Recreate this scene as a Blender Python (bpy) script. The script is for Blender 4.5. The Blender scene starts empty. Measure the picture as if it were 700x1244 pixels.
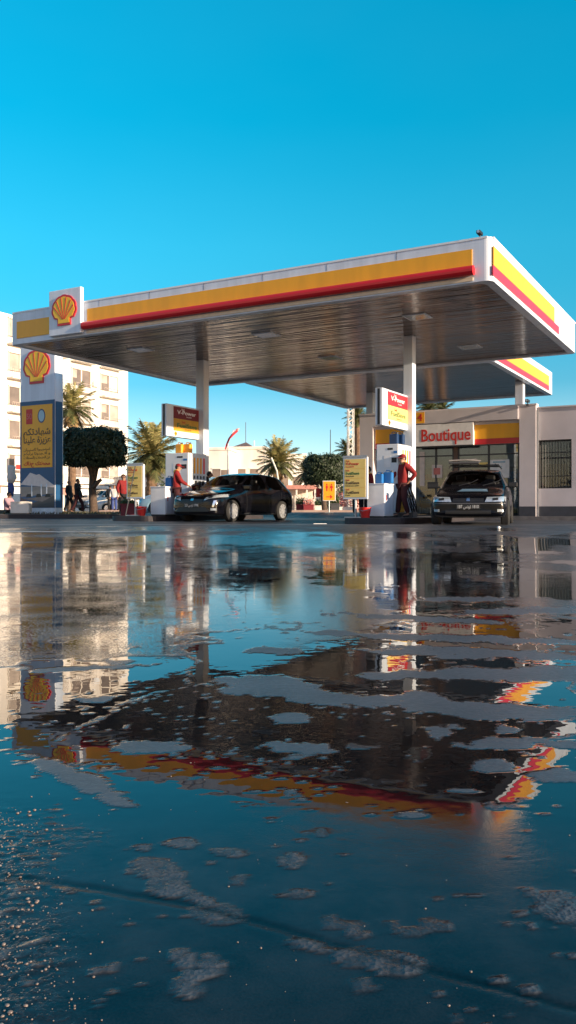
import bpy, bmesh, math, random
import numpy as np
from mathutils import Vector, Matrix
from mathutils.bvhtree import BVHTree
random.seed(7)
R = math.radians
SC = bpy.context.scene
COL = SC.collection
PI = math.pi

# ---------------------------------------------------------------- frame of the forecourt
TH = -29.13
EX = Vector((math.cos(R(TH)), math.sin(R(TH)), 0))
EY = Vector((-math.sin(R(TH)), math.cos(R(TH)), 0))
P0 = Vector((4.25, 17.5, 0))
F = 1020.0
CZ = 0.6
def W(a, b, z=0.0):
    p = P0 + EX * a + EY * b
    return Vector((p.x, p.y, z))
def A_at(px, b):
    k = (px - 350) / F
    return (k * (P0.y + b * EY.y) - P0.x - b * EY.x) / (EX.x - k * EX.y)
def B_at(px, a):
    k = (px - 350) / F
    return (k * (P0.y + a * EX.y) - P0.x - a * EX.x) / (EY.x - k * EY.y)
def Z_at(py, D): return CZ + (622 - py) * D / F
def PT(px, D, z=None):
    x = (px - 350) / F * D
    return Vector((x, D, gz(x, D) if z is None else z))
GP = [(-50, 0), (12, 0), (19, .30), (28, .36), (45, .60), (80, .70), (3000, 1.0)]
def gz(x, y):
    for (y0, z0), (y1, z1) in zip(GP, GP[1:]):
        if y <= y1:
            t = max(0, min(1, (y - y0) / (y1 - y0)))
            if y1 < 100: t = t * t * (3 - 2 * t)
            return z0 + (z1 - z0) * t
    return 1.0

# ---------------------------------------------------------------- materials
def nd(nt, t, **k):
    n = nt.nodes.new(t)
    for a, v in k.items():
        if hasattr(n, a): setattr(n, a, v)
    return n
def mat(name, col, rough=.5, metal=0., var=.12, scale=6., bump=0., bscale=60., coat=0., spec=.5, stretch=None, emit=None, trans=0.):
    m = bpy.data.materials.new(name); m.use_nodes = True
    nt = m.node_tree; b = nt.nodes['Principled BSDF']; L = nt.links
    tc = nd(nt, 'ShaderNodeTexCoord')
    src = tc.outputs['Object']
    if stretch:
        mp = nd(nt, 'ShaderNodeMapping'); mp.inputs['Scale'].default_value = stretch
        L.new(src, mp.inputs[0]); src = mp.outputs[0]
    n = nd(nt, 'ShaderNodeTexNoise'); n.inputs['Scale'].default_value = scale; n.inputs['Detail'].default_value = 5
    L.new(src, n.inputs['Vector'])
    mr = nd(nt, 'ShaderNodeMapRange'); mr.inputs['From Min'].default_value = .3; mr.inputs['From Max'].default_value = .7
    mr.inputs['To Min'].default_value = 1 - var; mr.inputs['To Max'].default_value = 1 + var * .5
    L.new(n.outputs['Fac'], mr.inputs['Value'])
    mx = nd(nt, 'ShaderNodeVectorMath', operation='SCALE'); mx.inputs[0].default_value = col[:3]
    L.new(mr.outputs[0], mx.inputs['Scale']); L.new(mx.outputs[0], b.inputs['Base Color'])
    mr2 = nd(nt, 'ShaderNodeMapRange'); mr2.inputs['To Min'].default_value = max(.02, rough - .06); mr2.inputs['To Max'].default_value = min(1, rough + .08)
    L.new(n.outputs['Fac'], mr2.inputs['Value']); L.new(mr2.outputs[0], b.inputs['Roughness'])
    b.inputs['Metallic'].default_value = metal
    b.inputs['Coat Weight'].default_value = coat
    b.inputs['Coat Roughness'].default_value = .04
    b.inputs['Specular IOR Level'].default_value = spec
    if bump:
        n2 = nd(nt, 'ShaderNodeTexNoise'); n2.inputs['Scale'].default_value = bscale; n2.inputs['Detail'].default_value = 4
        L.new(src, n2.inputs['Vector'])
        bp = nd(nt, 'ShaderNodeBump'); bp.inputs['Strength'].default_value = 1; bp.inputs['Distance'].default_value = bump
        L.new(n2.outputs['Fac'], bp.inputs['Height']); L.new(bp.outputs[0], b.inputs['Normal'])
    if emit:
        b.inputs['Emission Color'].default_value = (*emit[:3], 1); b.inputs['Emission Strength'].default_value = emit[3]
    return m
def leafmat(name, col, col2, rough=.55):
    m = mat(name, col, rough, var=.2, scale=3)
    nt = m.node_tree; b = nt.nodes['Principled BSDF']; L = nt.links
    g = nd(nt, 'ShaderNodeNewGeometry'); mx = nd(nt, 'ShaderNodeMix', data_type='RGBA')
    mx.inputs[6].default_value = (*col, 1); mx.inputs[7].default_value = (*col2, 1)
    L.new(g.outputs['Random Per Island'], mx.inputs[0])
    L.new(mx.outputs[2], b.inputs['Base Color'])
    return m
def glassmat(name, tint, amount, rough=.03):
    m = bpy.data.materials.new(name); m.use_nodes = True
    nt = m.node_tree; L = nt.links; nt.nodes.remove(nt.nodes['Principled BSDF'])
    out = nt.nodes['Material Output']
    tr = nd(nt, 'ShaderNodeBsdfTransparent'); tr.inputs[0].default_value = (*tint, 1)
    gl = nd(nt, 'ShaderNodeBsdfGlossy'); gl.inputs['Roughness'].default_value = rough
    fr = nd(nt, 'ShaderNodeFresnel'); fr.inputs[0].default_value = 1.5
    mr = nd(nt, 'ShaderNodeMath', operation='ADD'); mr.inputs[1].default_value = amount
    nz = nd(nt, 'ShaderNodeTexNoise'); nz.inputs['Scale'].default_value = 1.2
    bp = nd(nt, 'ShaderNodeBump'); bp.inputs['Distance'].default_value = .004; bp.inputs['Strength'].default_value = .6
    L.new(nz.outputs['Fac'], bp.inputs['Height']); L.new(bp.outputs[0], gl.inputs['Normal'])
    mx = nd(nt, 'ShaderNodeMixShader')
    L.new(fr.outputs[0], mr.inputs[0]); L.new(mr.outputs[0], mx.inputs[0])
    L.new(tr.outputs[0], mx.inputs[1]); L.new(gl.outputs[0], mx.inputs[2]); L.new(mx.outputs[0], out.inputs[0])
    return m
M = {}
M['white'] = mat('white_panel', (.68, .74, .83), .38, var=.14, scale=1.5, stretch=(3, 3, .35))
M['white2'] = mat('white_enamel', (.78, .80, .82), .3, var=.06, scale=4)
M['yellow'] = mat('yellow_panel', (.93, .43, .014), .38, var=.10, scale=1.5, stretch=(2, 2, .3))
M['red'] = mat('red_panel', (.60, .012, .02), .3, var=.06, scale=2)
M['dred'] = mat('deep_red_panel', (.42, .02, .03), .4)
M['pinkred'] = mat('bright_red_panel', (.72, .03, .06), .4)
M['shell_y'] = mat('emblem_yellow', (.95, .55, .02), .35, var=.05)
M['paper_y'] = mat('pale_yellow_panel', (.95, .68, .20), .5, var=.06)
M['cream'] = mat('cream_render', (.80, .73, .63), .85, var=.20, scale=.6, bump=.003, stretch=(2, 2, .5))
M['cream2'] = mat('pale_cream_render', (.82, .76, .68), .85, var=.20, scale=.5, bump=.003, stretch=(2, 2, .5))
M['wall'] = mat('painted_render', (.62, .57, .59), .75, var=.16, scale=.9, bump=.002, bscale=40)
M['wallb'] = mat('dark_base_paint', (.05, .055, .07), .6, var=.2)
M['greyd'] = mat('dark_grey', (.06, .06, .065), .5)
M['black'] = mat('black_plastic', (.012, .012, .013), .45)
M['rubber'] = mat('tyre_rubber', (.018, .018, .018), .8, var=.2, scale=20)
M['steel'] = mat('galvanised_steel', (.45, .46, .48), .4, metal=.8)
M['alloy'] = mat('alloy', (.65, .66, .68), .3, metal=.7)
M['chrome'] = mat('chrome', (.8, .8, .8), .12, metal=1)
M['kerb'] = mat('concrete_kerb', (.16, .15, .15), .7, var=.3, scale=5, bump=.004)
M['blackkerb'] = mat('dark_kerb', (.035, .03, .035), .6, var=.3, scale=5, bump=.004)
M['pave'] = mat('pavement_pink', (.42, .30, .25), .8, var=.25, scale=2, bump=.003)
M['blue'] = mat('banner_blue', (.012, .075, .19), .4, var=.1)
M['navy'] = mat('navy', (.02, .03, .12), .4)
M['bluejug'] = mat('blue_plastic', (.02, .16, .45), .3)
M['bluedark'] = mat('dark_blue_plastic', (.01, .04, .12), .3)
M['jugy'] = mat('orange_plastic', (.9, .38, .02), .3)
M['bucket'] = mat('red_plastic', (.65, .02, .015), .4)
M['skin'] = mat('skin', (.36, .19, .12), .55, var=.1)
M['jred'] = mat('red_cloth', (.22, .006, .008), .8, var=.25, scale=12, bump=.004, bscale=18)
M['trouser'] = mat('dark_trousers', (.05, .008, .012), .85, var=.2, bump=.004, bscale=18)
M['dcloth'] = mat('black_cloth', (.012, .011, .014), .85, var=.2, bump=.004, bscale=18)
M['pcloth'] = mat('pink_cloth', (.42, .26, .30), .85, var=.2, bump=.004, bscale=18)
M['wcloth'] = mat('white_cloth', (.62, .58, .55), .85, var=.2, bump=.004, bscale=18)
M['ycloth'] = mat('yellow_cloth', (.80, .42, .05), .85, var=.2)
M['bcloth'] = mat('blue_cloth', (.05, .08, .25), .85, var=.2)
M['hair'] = mat('hair', (.012, .009, .008), .6)
M['shoe'] = mat('shoe', (.03, .03, .032), .5)
M['trunk'] = mat('bark', (.10, .065, .045), .9, var=.4, scale=8, bump=.02, bscale=14)
M['ptrunk'] = mat('palm_bark', (.20, .12, .07), .9, var=.4, scale=8, bump=.03, bscale=10)
M['ficus'] = leafmat('ficus_leaves', (.012, .022, .008), (.035, .055, .018))
M['palm'] = leafmat('palm_leaves', (.13, .14, .04), (.38, .31, .13))
M['palmd'] = leafmat('palm_leaves_dark', (.05, .07, .02), (.15, .14, .05))
M['palmdry'] = leafmat('palm_leaves_dry', (.25, .15, .06), (.38, .25, .12))
M['shrub'] = leafmat('shrub_leaves', (.03, .055, .015), (.08, .11, .03))
M['flower'] = leafmat('flowers', (.6, .5, .45), (.6, .08, .06))
M['grass'] = leafmat('grass_blades', (.05, .05, .02), (.13, .11, .05))
M['carblack'] = mat('black_car_paint', (.003, .003, .005), .12, var=.05, coat=.3, spec=.35)
M['carnavy'] = mat('navy_car_paint', (.003, .0035, .006), .2, var=.05, coat=.06, spec=.22)
M['carblue'] = mat('pale_blue_car_paint', (.25, .42, .55), .3, var=.05, coat=.8)
M['carwhite'] = mat('white_car_paint', (.65, .62, .56), .3, var=.05, coat=.8)
M['cardkblue'] = mat('slate_car_paint', (.06, .09, .14), .3, var=.05, coat=.8)
M['glasscar'] = glassmat('car_glass', (.86, .88, .88), .0)
M['glassshop'] = glassmat('shop_glass', (.74, .80, .82), .06)
M['lens'] = mat('headlight_lens', (.55, .62, .68), .08, metal=.55, var=.3, scale=25)
M['lamporange'] = mat('indicator', (.8, .25, .02), .3)
M['window'] = mat('apartment_glass', (.22, .17, .14), .15, var=.4, scale=.7)
M['shutter'] = mat('shutter', (.46, .38, .32), .6, var=.3, scale=1)
M['shade'] = mat('shop_interior', (.28, .26, .25), .8)
M['interior'] = mat('shop_wall', (.62, .68, .72), .8)
M['terracotta'] = mat('roof_tile', (.20, .13, .11), .8, var=.3)
M['awning'] = mat('pink_awning', (.55, .25, .20), .8, var=.15)
M['maroon'] = mat('maroon_planter', (.22, .02, .03), .6)
M['postcard'] = mat('poster_paper', (.72, .62, .58), .5)
M['green'] = mat('green_ink', (.06, .18, .05), .5)
M['redink'] = mat('red_ink', (.62, .03, .02), .5)
M['brownink'] = mat('brown_ink', (.13, .07, .03), .5)
M['dkink'] = mat('dark_ink', (.03, .03, .03), .5)
M['whiteink'] = mat('white_ink', (.85, .82, .8), .5)
M['plateink'] = mat('plate_lettering', (.40, .40, .40), .5)
M['red_shaded'] = mat('shaded_red_panel', (.20, .012, .018), .5)  # left sign's red, darkened in colour to stand in for shade
M['yellow_shaded'] = mat('shaded_yellow_panel', (.62, .33, .03), .5)  # left sign's yellow with shade put into the colour
M['orange'] = mat('orange_panel', (.92, .40, .02), .45)
M['marking'] = mat('road_paint', (.42, .41, .42), .45, var=.45, scale=3, bump=.001)
M['lightbox'] = mat('beige_panel', (.74, .60, .42), .4)
M['blind'] = mat('blind_slats', (.16, .16, .17), .5, var=.3)
M['curtain'] = mat('curtain', (.20, .12, .09), .8, var=.4, scale=3)
M['polew'] = mat('white_pole', (.75, .70, .62), .5)
M['flagred'] = mat('flag_cloth', (.62, .04, .05), .7)
M['pinkposter'] = mat('pink_poster', (.62, .18, .16), .5)

# soffit: glossy ribbed strips running along the front
def soffit_mat():
    m = bpy.data.materials.new('ribbed_soffit'); m.use_nodes = True
    nt = m.node_tree; b = nt.nodes['Principled BSDF']; L = nt.links
    tc = nd(nt, 'ShaderNodeTexCoord')
    mp = nd(nt, 'ShaderNodeMapping'); mp.inputs['Scale'].default_value = (.35, 5, 1)
    L.new(tc.outputs['Object'], mp.inputs[0])
    n = nd(nt, 'ShaderNodeTexNoise'); n.inputs['Scale'].default_value = 1.; n.inputs['Detail'].default_value = 3
    L.new(mp.outputs[0], n.inputs['Vector'])
    wv = nd(nt, 'ShaderNodeTexWave', wave_type='BANDS', bands_direction='Y'); wv.inputs['Scale'].default_value = 1.6
    L.new(tc.outputs['Object'], wv.inputs['Vector'])
    cr = nd(nt, 'ShaderNodeMapRange'); cr.inputs['From Min'].default_value = 0; cr.inputs['From Max'].default_value = .12
    L.new(wv.outputs['Fac'], cr.inputs['Value'])
    mul = nd(nt, 'ShaderNodeMath', operation='MULTIPLY_ADD'); mul.inputs[1].default_value = .004
    L.new(cr.outputs[0], mul.inputs[0])
    m2 = nd(nt, 'ShaderNodeMath', operation='MULTIPLY'); m2.inputs[1].default_value = .040
    L.new(n.outputs['Fac'], m2.inputs[0]); L.new(m2.outputs[0], mul.inputs[2])
    bp = nd(nt, 'ShaderNodeBump'); bp.inputs['Distance'].default_value = 1.; bp.inputs['Strength'].default_value = 1
    L.new(mul.outputs[0], bp.inputs['Height']); L.new(bp.outputs[0], b.inputs['Normal'])
    mx = nd(nt, 'ShaderNodeMix', data_type='RGBA')
    mx.inputs[6].default_value = (.04, .028, .024, 1); mx.inputs[7].default_value = (.17, .112, .09, 1)
    L.new(cr.outputs[0], mx.inputs[0]); L.new(mx.outputs[2], b.inputs['Base Color'])
    b.inputs['Metallic'].default_value = .45
    b.inputs['Roughness'].default_value = .16
    return m
M['soffit'] = soffit_mat()

# ---------------------------------------------------------------- mesh helpers
def link(o, parent=None):
    COL.objects.link(o)
    if parent is not None: o.parent = parent
    return o
def thing(name, label, cat, loc, rz=None, group=None):
    o = bpy.data.objects.new(name, None); link(o)
    o.location = loc; o.rotation_euler.z = R(TH) if rz is None else rz
    o.empty_display_size = .2
    o['label'] = label; o['category'] = cat
    if group: o['group'] = group
    return o
def tagm(o, label, cat, loc=None, rz=0, group=None):
    o['label'] = label; o['category'] = cat
    if group: o['group'] = group
    if loc is not None: o.location = loc; o.rotation_euler.z = rz
    return o
class MB:
    def __init__(s): s.bm = bmesh.new()
    def box(s, x0, x1, y0, y1, z0, z1, bev=0, rot=None, mi=0):
        g = bmesh.ops.create_cube(s.bm, size=1)['verts']
        for v in g: v.co = Vector((x0 + (v.co.x + .5) * (x1 - x0), y0 + (v.co.y + .5) * (y1 - y0), z0 + (v.co.z + .5) * (z1 - z0)))
        es = list({e for v in g for e in v.link_edges})
        if bev: 
            r = bmesh.ops.bevel(s.bm, geom=es, offset=bev, segments=2, affect='EDGES', profile=.5)
        if rot: bmesh.ops.transform(s.bm, verts=g if not bev else list({v for v in r['verts']}), matrix=rot)
        return s
    def tube(s, pts, r, n=8, cap=True, r1=None):
        pts = [Vector(p) for p in pts]; rings = []
        N = len(pts)
        for i, p in enumerate(pts):
            d = (pts[min(i + 1, N - 1)] - pts[max(i - 1, 0)]).normalized()
            a = d.orthogonal().normalized() if i == 0 else (a - d * a.dot(d)).normalized()
            b = d.cross(a)
            rr = r[i] if isinstance(r, (list, tuple)) else (r if r1 is None else r + (r1 - r) * i / (N - 1))
            rings.append([s.bm.verts.new(p + (a * math.cos(2 * PI * k / n) + b * math.sin(2 * PI * k / n)) * rr) for k in range(n)])
        for A, B in zip(rings, rings[1:]):
            for k in range(n): s.bm.faces.new((A[k], A[(k + 1) % n], B[(k + 1) % n], B[k]))
        if cap:
            s.bm.faces.new(rings[0][::-1]); s.bm.faces.new(rings[-1])
        return s
    def lathe(s, prof, n=24, c=(0, 0, 0), axis='z'):
        rings = []
        for (r, h) in prof:
            ring = []
            for k in range(n):
                t = 2 * PI * k / n; x, y = r * math.cos(t), r * math.sin(t)
                p = (x, y, h) if axis == 'z' else ((h, x, y) if axis == 'x' else (x, h, y))
                ring.append(s.bm.verts.new(Vector(p) + Vector(c)))
            rings.append(ring)
        for A, B in zip(rings, rings[1:]):
            for k in range(n): s.bm.faces.new((A[k], A[(k + 1) % n], B[(k + 1) % n], B[k]))
        s.bm.faces.new(rings[0][::-1]); s.bm.faces.new(rings[-1])
        return s
    def prism(s, poly, h0, h1, f):
        """poly 2-d, f(u,v,h)->xyz"""
        a = [s.bm.verts.new(f(u, v, h0)) for u, v in poly]; b = [s.bm.verts.new(f(u, v, h1)) for u, v in poly]
        s.bm.faces.new(a[::-1]); s.bm.faces.new(b); n = len(poly)
        for k in range(n): s.bm.faces.new((a[k], a[(k + 1) % n], b[(k + 1) % n], b[k]))
        return s
    def quad(s, *p):
        s.bm.faces.new([s.bm.verts.new(q) for q in p]); return s
    def build(s, name, m, parent=None, smooth=False, recalc=True):
        me = bpy.data.meshes.new(name)
        if recalc: bmesh.ops.recalc_face_normals(s.bm, faces=s.bm.faces)
        s.bm.to_mesh(me); s.bm.free()
        ms = m if isinstance(m, (list, tuple)) else [m]
        for q in ms: me.materials.append(q)
        if smooth:
            for p in me.polygons: p.use_smooth = True
        return link(bpy.data.objects.new(name, me), parent)
def box(name, m, parent, *a, bev=0): return MB().box(*a, bev=bev).build(name, m, parent)
def struct(o): o['kind'] = 'structure'; return o

# planes for things on the grid: F_(h) gives point mapping for a face; 'f' = faces -y, 'r' = faces +x, 'l' = faces -x
def facef(y): return lambda u, v, h: (u, y - h, v)
def facer(x): return lambda u, v, h: (x + h, u, v)
def panel(name, m, parent, f, u0, u1, v0, v1, t=.012):
    return MB().prism([(u0, v0), (u1, v0), (u1, v1), (u0, v1)], 0, t, f).build(name, m, parent)

def text_mesh(body, size, m, name, parent, f, u, v, h=.004, depth=.004, align='CENTER', bold=0, sx=1., width=None):
    c = bpy.data.curves.new('txt', 'FONT'); c.body = body; c.size = size; c.align_x = align; c.align_y = 'CENTER'
    c.extrude = depth / 2; c.offset = bold; c.resolution_u = 3
    o = bpy.data.objects.new('txt', c); COL.objects.link(o)
    me = bpy.data.meshes.new_from_object(o); bpy.data.objects.remove(o)
    if width:
        xs = [q.co.x for q in me.vertices]
        if xs: sx = width / max(.001, (max(xs) - min(xs)))
    for q in me.vertices:
        q.co = Vector(f(u + q.co.x * sx, v + q.co.y, h + q.co.z + depth / 2))
    me.materials.clear(); me.materials.append(m); me.name = name
    return link(bpy.data.objects.new(name, me), parent)

# Arabic joining forms -> visual order
AR = {'ا': (0xFE8D, 0xFE8E, 0, 0), 'أ': (0xFE83, 0xFE84, 0, 0), 'ب': (0xFE8F, 0xFE90, 0xFE91, 0xFE92), 'ت': (0xFE95, 0xFE96, 0xFE97, 0xFE98), 'ة': (0xFE93, 0xFE94, 0, 0),
      'ج': (0xFE9D, 0xFE9E, 0xFE9F, 0xFEA0), 'ح': (0xFEA1, 0xFEA2, 0xFEA3, 0xFEA4), 'خ': (0xFEA5, 0xFEA6, 0xFEA7, 0xFEA8), 'د': (0xFEA9, 0xFEAA, 0, 0),
      'ر': (0xFEAD, 0xFEAE, 0, 0), 'ز': (0xFEAF, 0xFEB0, 0, 0), 'س': (0xFEB1, 0xFEB2, 0xFEB3, 0xFEB4), 'ش': (0xFEB5, 0xFEB6, 0xFEB7, 0xFEB8),
      'ص': (0xFEB9, 0xFEBA, 0xFEBB, 0xFEBC), 'ط': (0xFEC1, 0xFEC2, 0xFEC3, 0xFEC4), 'ع': (0xFEC9, 0xFECA, 0xFECB, 0xFECC), 'ق': (0xFED5, 0xFED6, 0xFED7, 0xFED8),
      'ك': (0xFED9, 0xFEDA, 0xFEDB, 0xFEDC), 'ل': (0xFEDD, 0xFEDE, 0xFEDF, 0xFEE0), 'م': (0xFEE1, 0xFEE2, 0xFEE3, 0xFEE4), 'ن': (0xFEE5, 0xFEE6, 0xFEE7, 0xFEE8),
      'ه': (0xFEE9, 0xFEEA, 0xFEEB, 0xFEEC), 'و': (0xFEED, 0xFEEE, 0, 0), 'ي': (0xFEF1, 0xFEF2, 0xFEF3, 0xFEF4)}
def arab(s):
    out = []
    for i, ch in enumerate(s):
        if ch not in AR: out.append(ch); continue
        fm = AR[ch]
        prev = i > 0 and s[i - 1] in AR and AR[s[i - 1]][2] != 0
        nxt = i + 1 < len(s) and s[i + 1] in AR and fm[2] != 0
        out.append(chr(fm[3] if prev and nxt else fm[1] if prev else fm[2] if nxt else fm[0]))
    return ''.join(out[::-1])

def emblem(parent, f, cu, cv, w, h, t=.03):
    """scallop emblem: red rim, yellow ribbed fan"""
    def outline(k):
        pts = [(-.27, -.50), (.27, -.50), (.27, -.30), (.42, -.25)]
        arcs = [(math.cos(a), math.sin(a)) for a in [R(-22 + 224 * i / 7) for i in range(8)]]
        for i in range(7):
            a0, a1 = R(-22 + 224 * i / 7), R(-22 + 224 * (i + 1) / 7)
            for q in range(5):
                a = a0 + (a1 - a0) * (q + .0) / 5
                bulge = 1 + .045 * math.sin(PI * q / 5)
                pts.append((.5 * math.cos(a) * bulge, .02 + .48 * math.sin(a) * bulge))
        pts.append((-.42, -.25)); pts.append((-.27, -.30))
        return [(cu + x * w * k, cv + (y + .0) * h * k) for x, y in pts]
    rim = MB().prism(outline(1.0), 0, t, f).build('emblem', M['red'], parent)
    MB().prism(outline(.86), t, t + .008, f).build('emblem_fan', M['shell_y'], rim)
    rb = MB()
    for i in range(1, 7):
        a = R(-14 + 208 * i / 7)
        x0, y0 = .05 * math.cos(a), -.30
        x1, y1 = .42 * math.cos(a), .02 + .40 * math.sin(a)
        nx, ny = -(y1 - y0), (x1 - x0); l = math.hypot(nx, ny); nx /= l; ny /= l
        q = [(x0 - nx * .006, y0 - ny * .006), (x0 + nx * .006, y0 + ny * .006), (x1 + nx * .016, y1 + ny * .016), (x1 - nx * .016, y1 - ny * .016)]
        rb.prism([(cu + x * w, cv + y * h) for x, y in q], t + .008, t + .014, f)
    rb.build('emblem_rib', M['red'], rim)
    return rim

# ================================================================= CAMERA / WORLD / SUN
cam = bpy.data.cameras.new('camera'); co = bpy.data.objects.new('camera', cam); COL.objects.link(co)
co.location = (0, 0, CZ); co.rotation_euler = (R(90), 0, 0)
cam.sensor_fit = 'VERTICAL'; cam.sensor_height = 36; cam.lens = 36 * F / 1244; cam.clip_end = 6000; cam.clip_start = .05
SC.camera = co
EL = 11.5
sd = (-EY * 0.085 + EX * .995); az = math.atan2(sd.x, sd.y)      # azimuth clockwise from +Y
w = bpy.data.worlds.new('World'); SC.world = w; w.use_nodes = True
nt = w.node_tree; bg = nt.nodes['Background']
sky = nd(nt, 'ShaderNodeTexSky'); sky.sky_type = 'NISHITA'; sky.sun_disc = False
sky.sun_elevation = R(EL); sky.sun_rotation = az; sky.air_density = 1.2; sky.dust_density = .3; sky.ozone_density = 2.0
tint = nd(nt, 'ShaderNodeMix', data_type='RGBA', blend_type='MULTIPLY'); tint.inputs[0].default_value = 1
tint.inputs[7].default_value = (.30, 1.30, 1.25, 1)
nt.links.new(sky.outputs[0], tint.inputs[6])
# paler and warmer towards the horizon, where the air is thick
tc = nd(nt, 'ShaderNodeTexCoord'); sx = nd(nt, 'ShaderNodeSeparateXYZ'); nt.links.new(tc.outputs['Generated'], sx.inputs[0])
cr = nd(nt, 'ShaderNodeValToRGB'); cr.color_ramp.elements.remove(cr.color_ramp.elements[1])
for i_, (p_, c_) in enumerate([(0.02, [0.896, 0.891, 1.288]), (0.075, [0.635, 0.899, 1.343]), (0.119, [0.406, 0.743, 1.032]), (0.147, [0.217, 0.67, 0.928]), (0.24, [0.108, 0.80, .98]), (0.3, [0.09, .90, 1.06]), (0.42, [0.010, .97, 1.12]), (0.52, [0.006, 1.05, 1.19])]):
    e_ = cr.color_ramp.elements[0] if i_ == 0 else cr.color_ramp.elements.new(p_)
    e_.position = p_; e_.color = (*[v / 2 for v in c_], 1)
nt.links.new(sx.outputs[2], cr.inputs[0])
dbl = nd(nt, 'ShaderNodeVectorMath', operation='SCALE'); dbl.inputs['Scale'].default_value = 2; nt.links.new(cr.outputs[0], dbl.inputs[0])
# sky behind the camera retinted neutral, an added fill light on front faces
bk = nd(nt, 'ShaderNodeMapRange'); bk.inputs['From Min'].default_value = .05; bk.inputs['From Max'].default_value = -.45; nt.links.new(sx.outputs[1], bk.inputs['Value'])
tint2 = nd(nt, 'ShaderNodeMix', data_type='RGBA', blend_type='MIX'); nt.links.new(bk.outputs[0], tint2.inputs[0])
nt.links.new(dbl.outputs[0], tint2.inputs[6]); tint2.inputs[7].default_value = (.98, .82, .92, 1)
skn = nd(nt, 'ShaderNodeTexNoise'); skn.inputs['Scale'].default_value = 2.2; skn.inputs['Detail'].default_value = 4
skm = nd(nt, 'ShaderNodeMapping'); skm.inputs['Scale'].default_value = (1, 1, 2.5); nt.links.new(tc.outputs['Generated'], skm.inputs[0]); nt.links.new(skm.outputs[0], skn.inputs['Vector'])
skr = nd(nt, 'ShaderNodeMapRange'); skr.inputs['From Min'].default_value = .45; skr.inputs['From Max'].default_value = .8; skr.inputs['To Max'].default_value = .035; nt.links.new(skn.outputs['Fac'], skr.inputs['Value'])
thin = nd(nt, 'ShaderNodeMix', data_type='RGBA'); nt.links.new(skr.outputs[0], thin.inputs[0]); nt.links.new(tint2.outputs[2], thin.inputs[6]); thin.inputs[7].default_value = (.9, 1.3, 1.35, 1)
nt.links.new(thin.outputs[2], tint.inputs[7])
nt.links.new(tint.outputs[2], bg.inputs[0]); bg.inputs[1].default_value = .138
sun = bpy.data.lights.new('sun', 'SUN'); sun.energy = 5.0; sun.angle = R(.5); sun.color = (1, .80, .58)
so = bpy.data.objects.new('sun', sun); COL.objects.link(so)
sdir = Vector((sd.x * math.cos(R(EL)), sd.y * math.cos(R(EL)), math.sin(R(EL)))).normalized()
so.rotation_euler = sdir.to_track_quat('Z', 'Y').to_euler(); so.location = (20, 0, 20)
SC.view_settings.view_transform = 'Standard'; SC.view_settings.look = 'None'; SC.view_settings.gamma = 1
SC.view_settings.exposure = .78; SC.view_settings.use_curve_mapping = False
SC.cycles.max_bounces = 8; SC.cycles.transparent_max_bounces = 16; SC.cycles.sample_clamp_indirect = 6

# ================================================================= GROUND
def vnoise(x, y, seed=0):
    xi = np.floor(x).astype(np.int64); yi = np.floor(y).astype(np.int64); fx = x - xi; fy = y - yi
    fx = fx * fx * (3 - 2 * fx); fy = fy * fy * (3 - 2 * fy)
    def h(a, b):
        n = (a * 374761393 + b * 668265263 + seed * 982451653) & 0x7fffffff
        n = ((n ^ (n >> 13)) * 1274126177) & 0x7fffffff
        return ((n ^ (n >> 16)) & 0xffff) / 65535.
    return (h(xi, yi) * (1 - fx) + h(xi + 1, yi) * fx) * (1 - fy) + (h(xi, yi + 1) * (1 - fx) + h(xi + 1, yi + 1) * fx) * fy
def fbm(x, y, s=0, o=4):
    t = 0; a = .5
    for i in range(o): t = t + a * vnoise(x * 2 ** i + 17.3 * i, y * 2 ** i - 9.1 * i, s + i); a *= .5
    return t / (1 - .5 ** o)
def sstep(a, b, x): t = np.clip((x - a) / (b - a), 0, 1); return t * t * (3 - 2 * t)
ys = [-60, -30, -12, -5, -2, -.5, 0, .3, .6, .8]; y = .85
while y < 42:
    ys.append(y); y += min(.14, max(.006, y * y / 612 * .9))
while y < 2500: ys.append(y); y *= 1.12
xs = [0]; x = 0; dx = .011
while x < 2500:
    if x > 1.3: dx *= 1.05
    x += dx; xs.append(x)
xs = np.array([-q for q in xs[:0:-1]] + xs); ys = np.array(ys)
XX, YY = np.meshgrid(xs, ys)
gp = np.array(GP, float); Z = np.zeros_like(YY)
for (y0, z0), (y1, z1) in zip(GP, GP[1:]):
    mm = (YY > y0) & (YY <= y1); t = (YY - y0) / (y1 - y0)
    if y1 < 100: t = t * t * (3 - 2 * t)
    Z[mm] = (z0 + (z1 - z0) * t)[mm]
Z[YY > 3000] = 1
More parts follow.
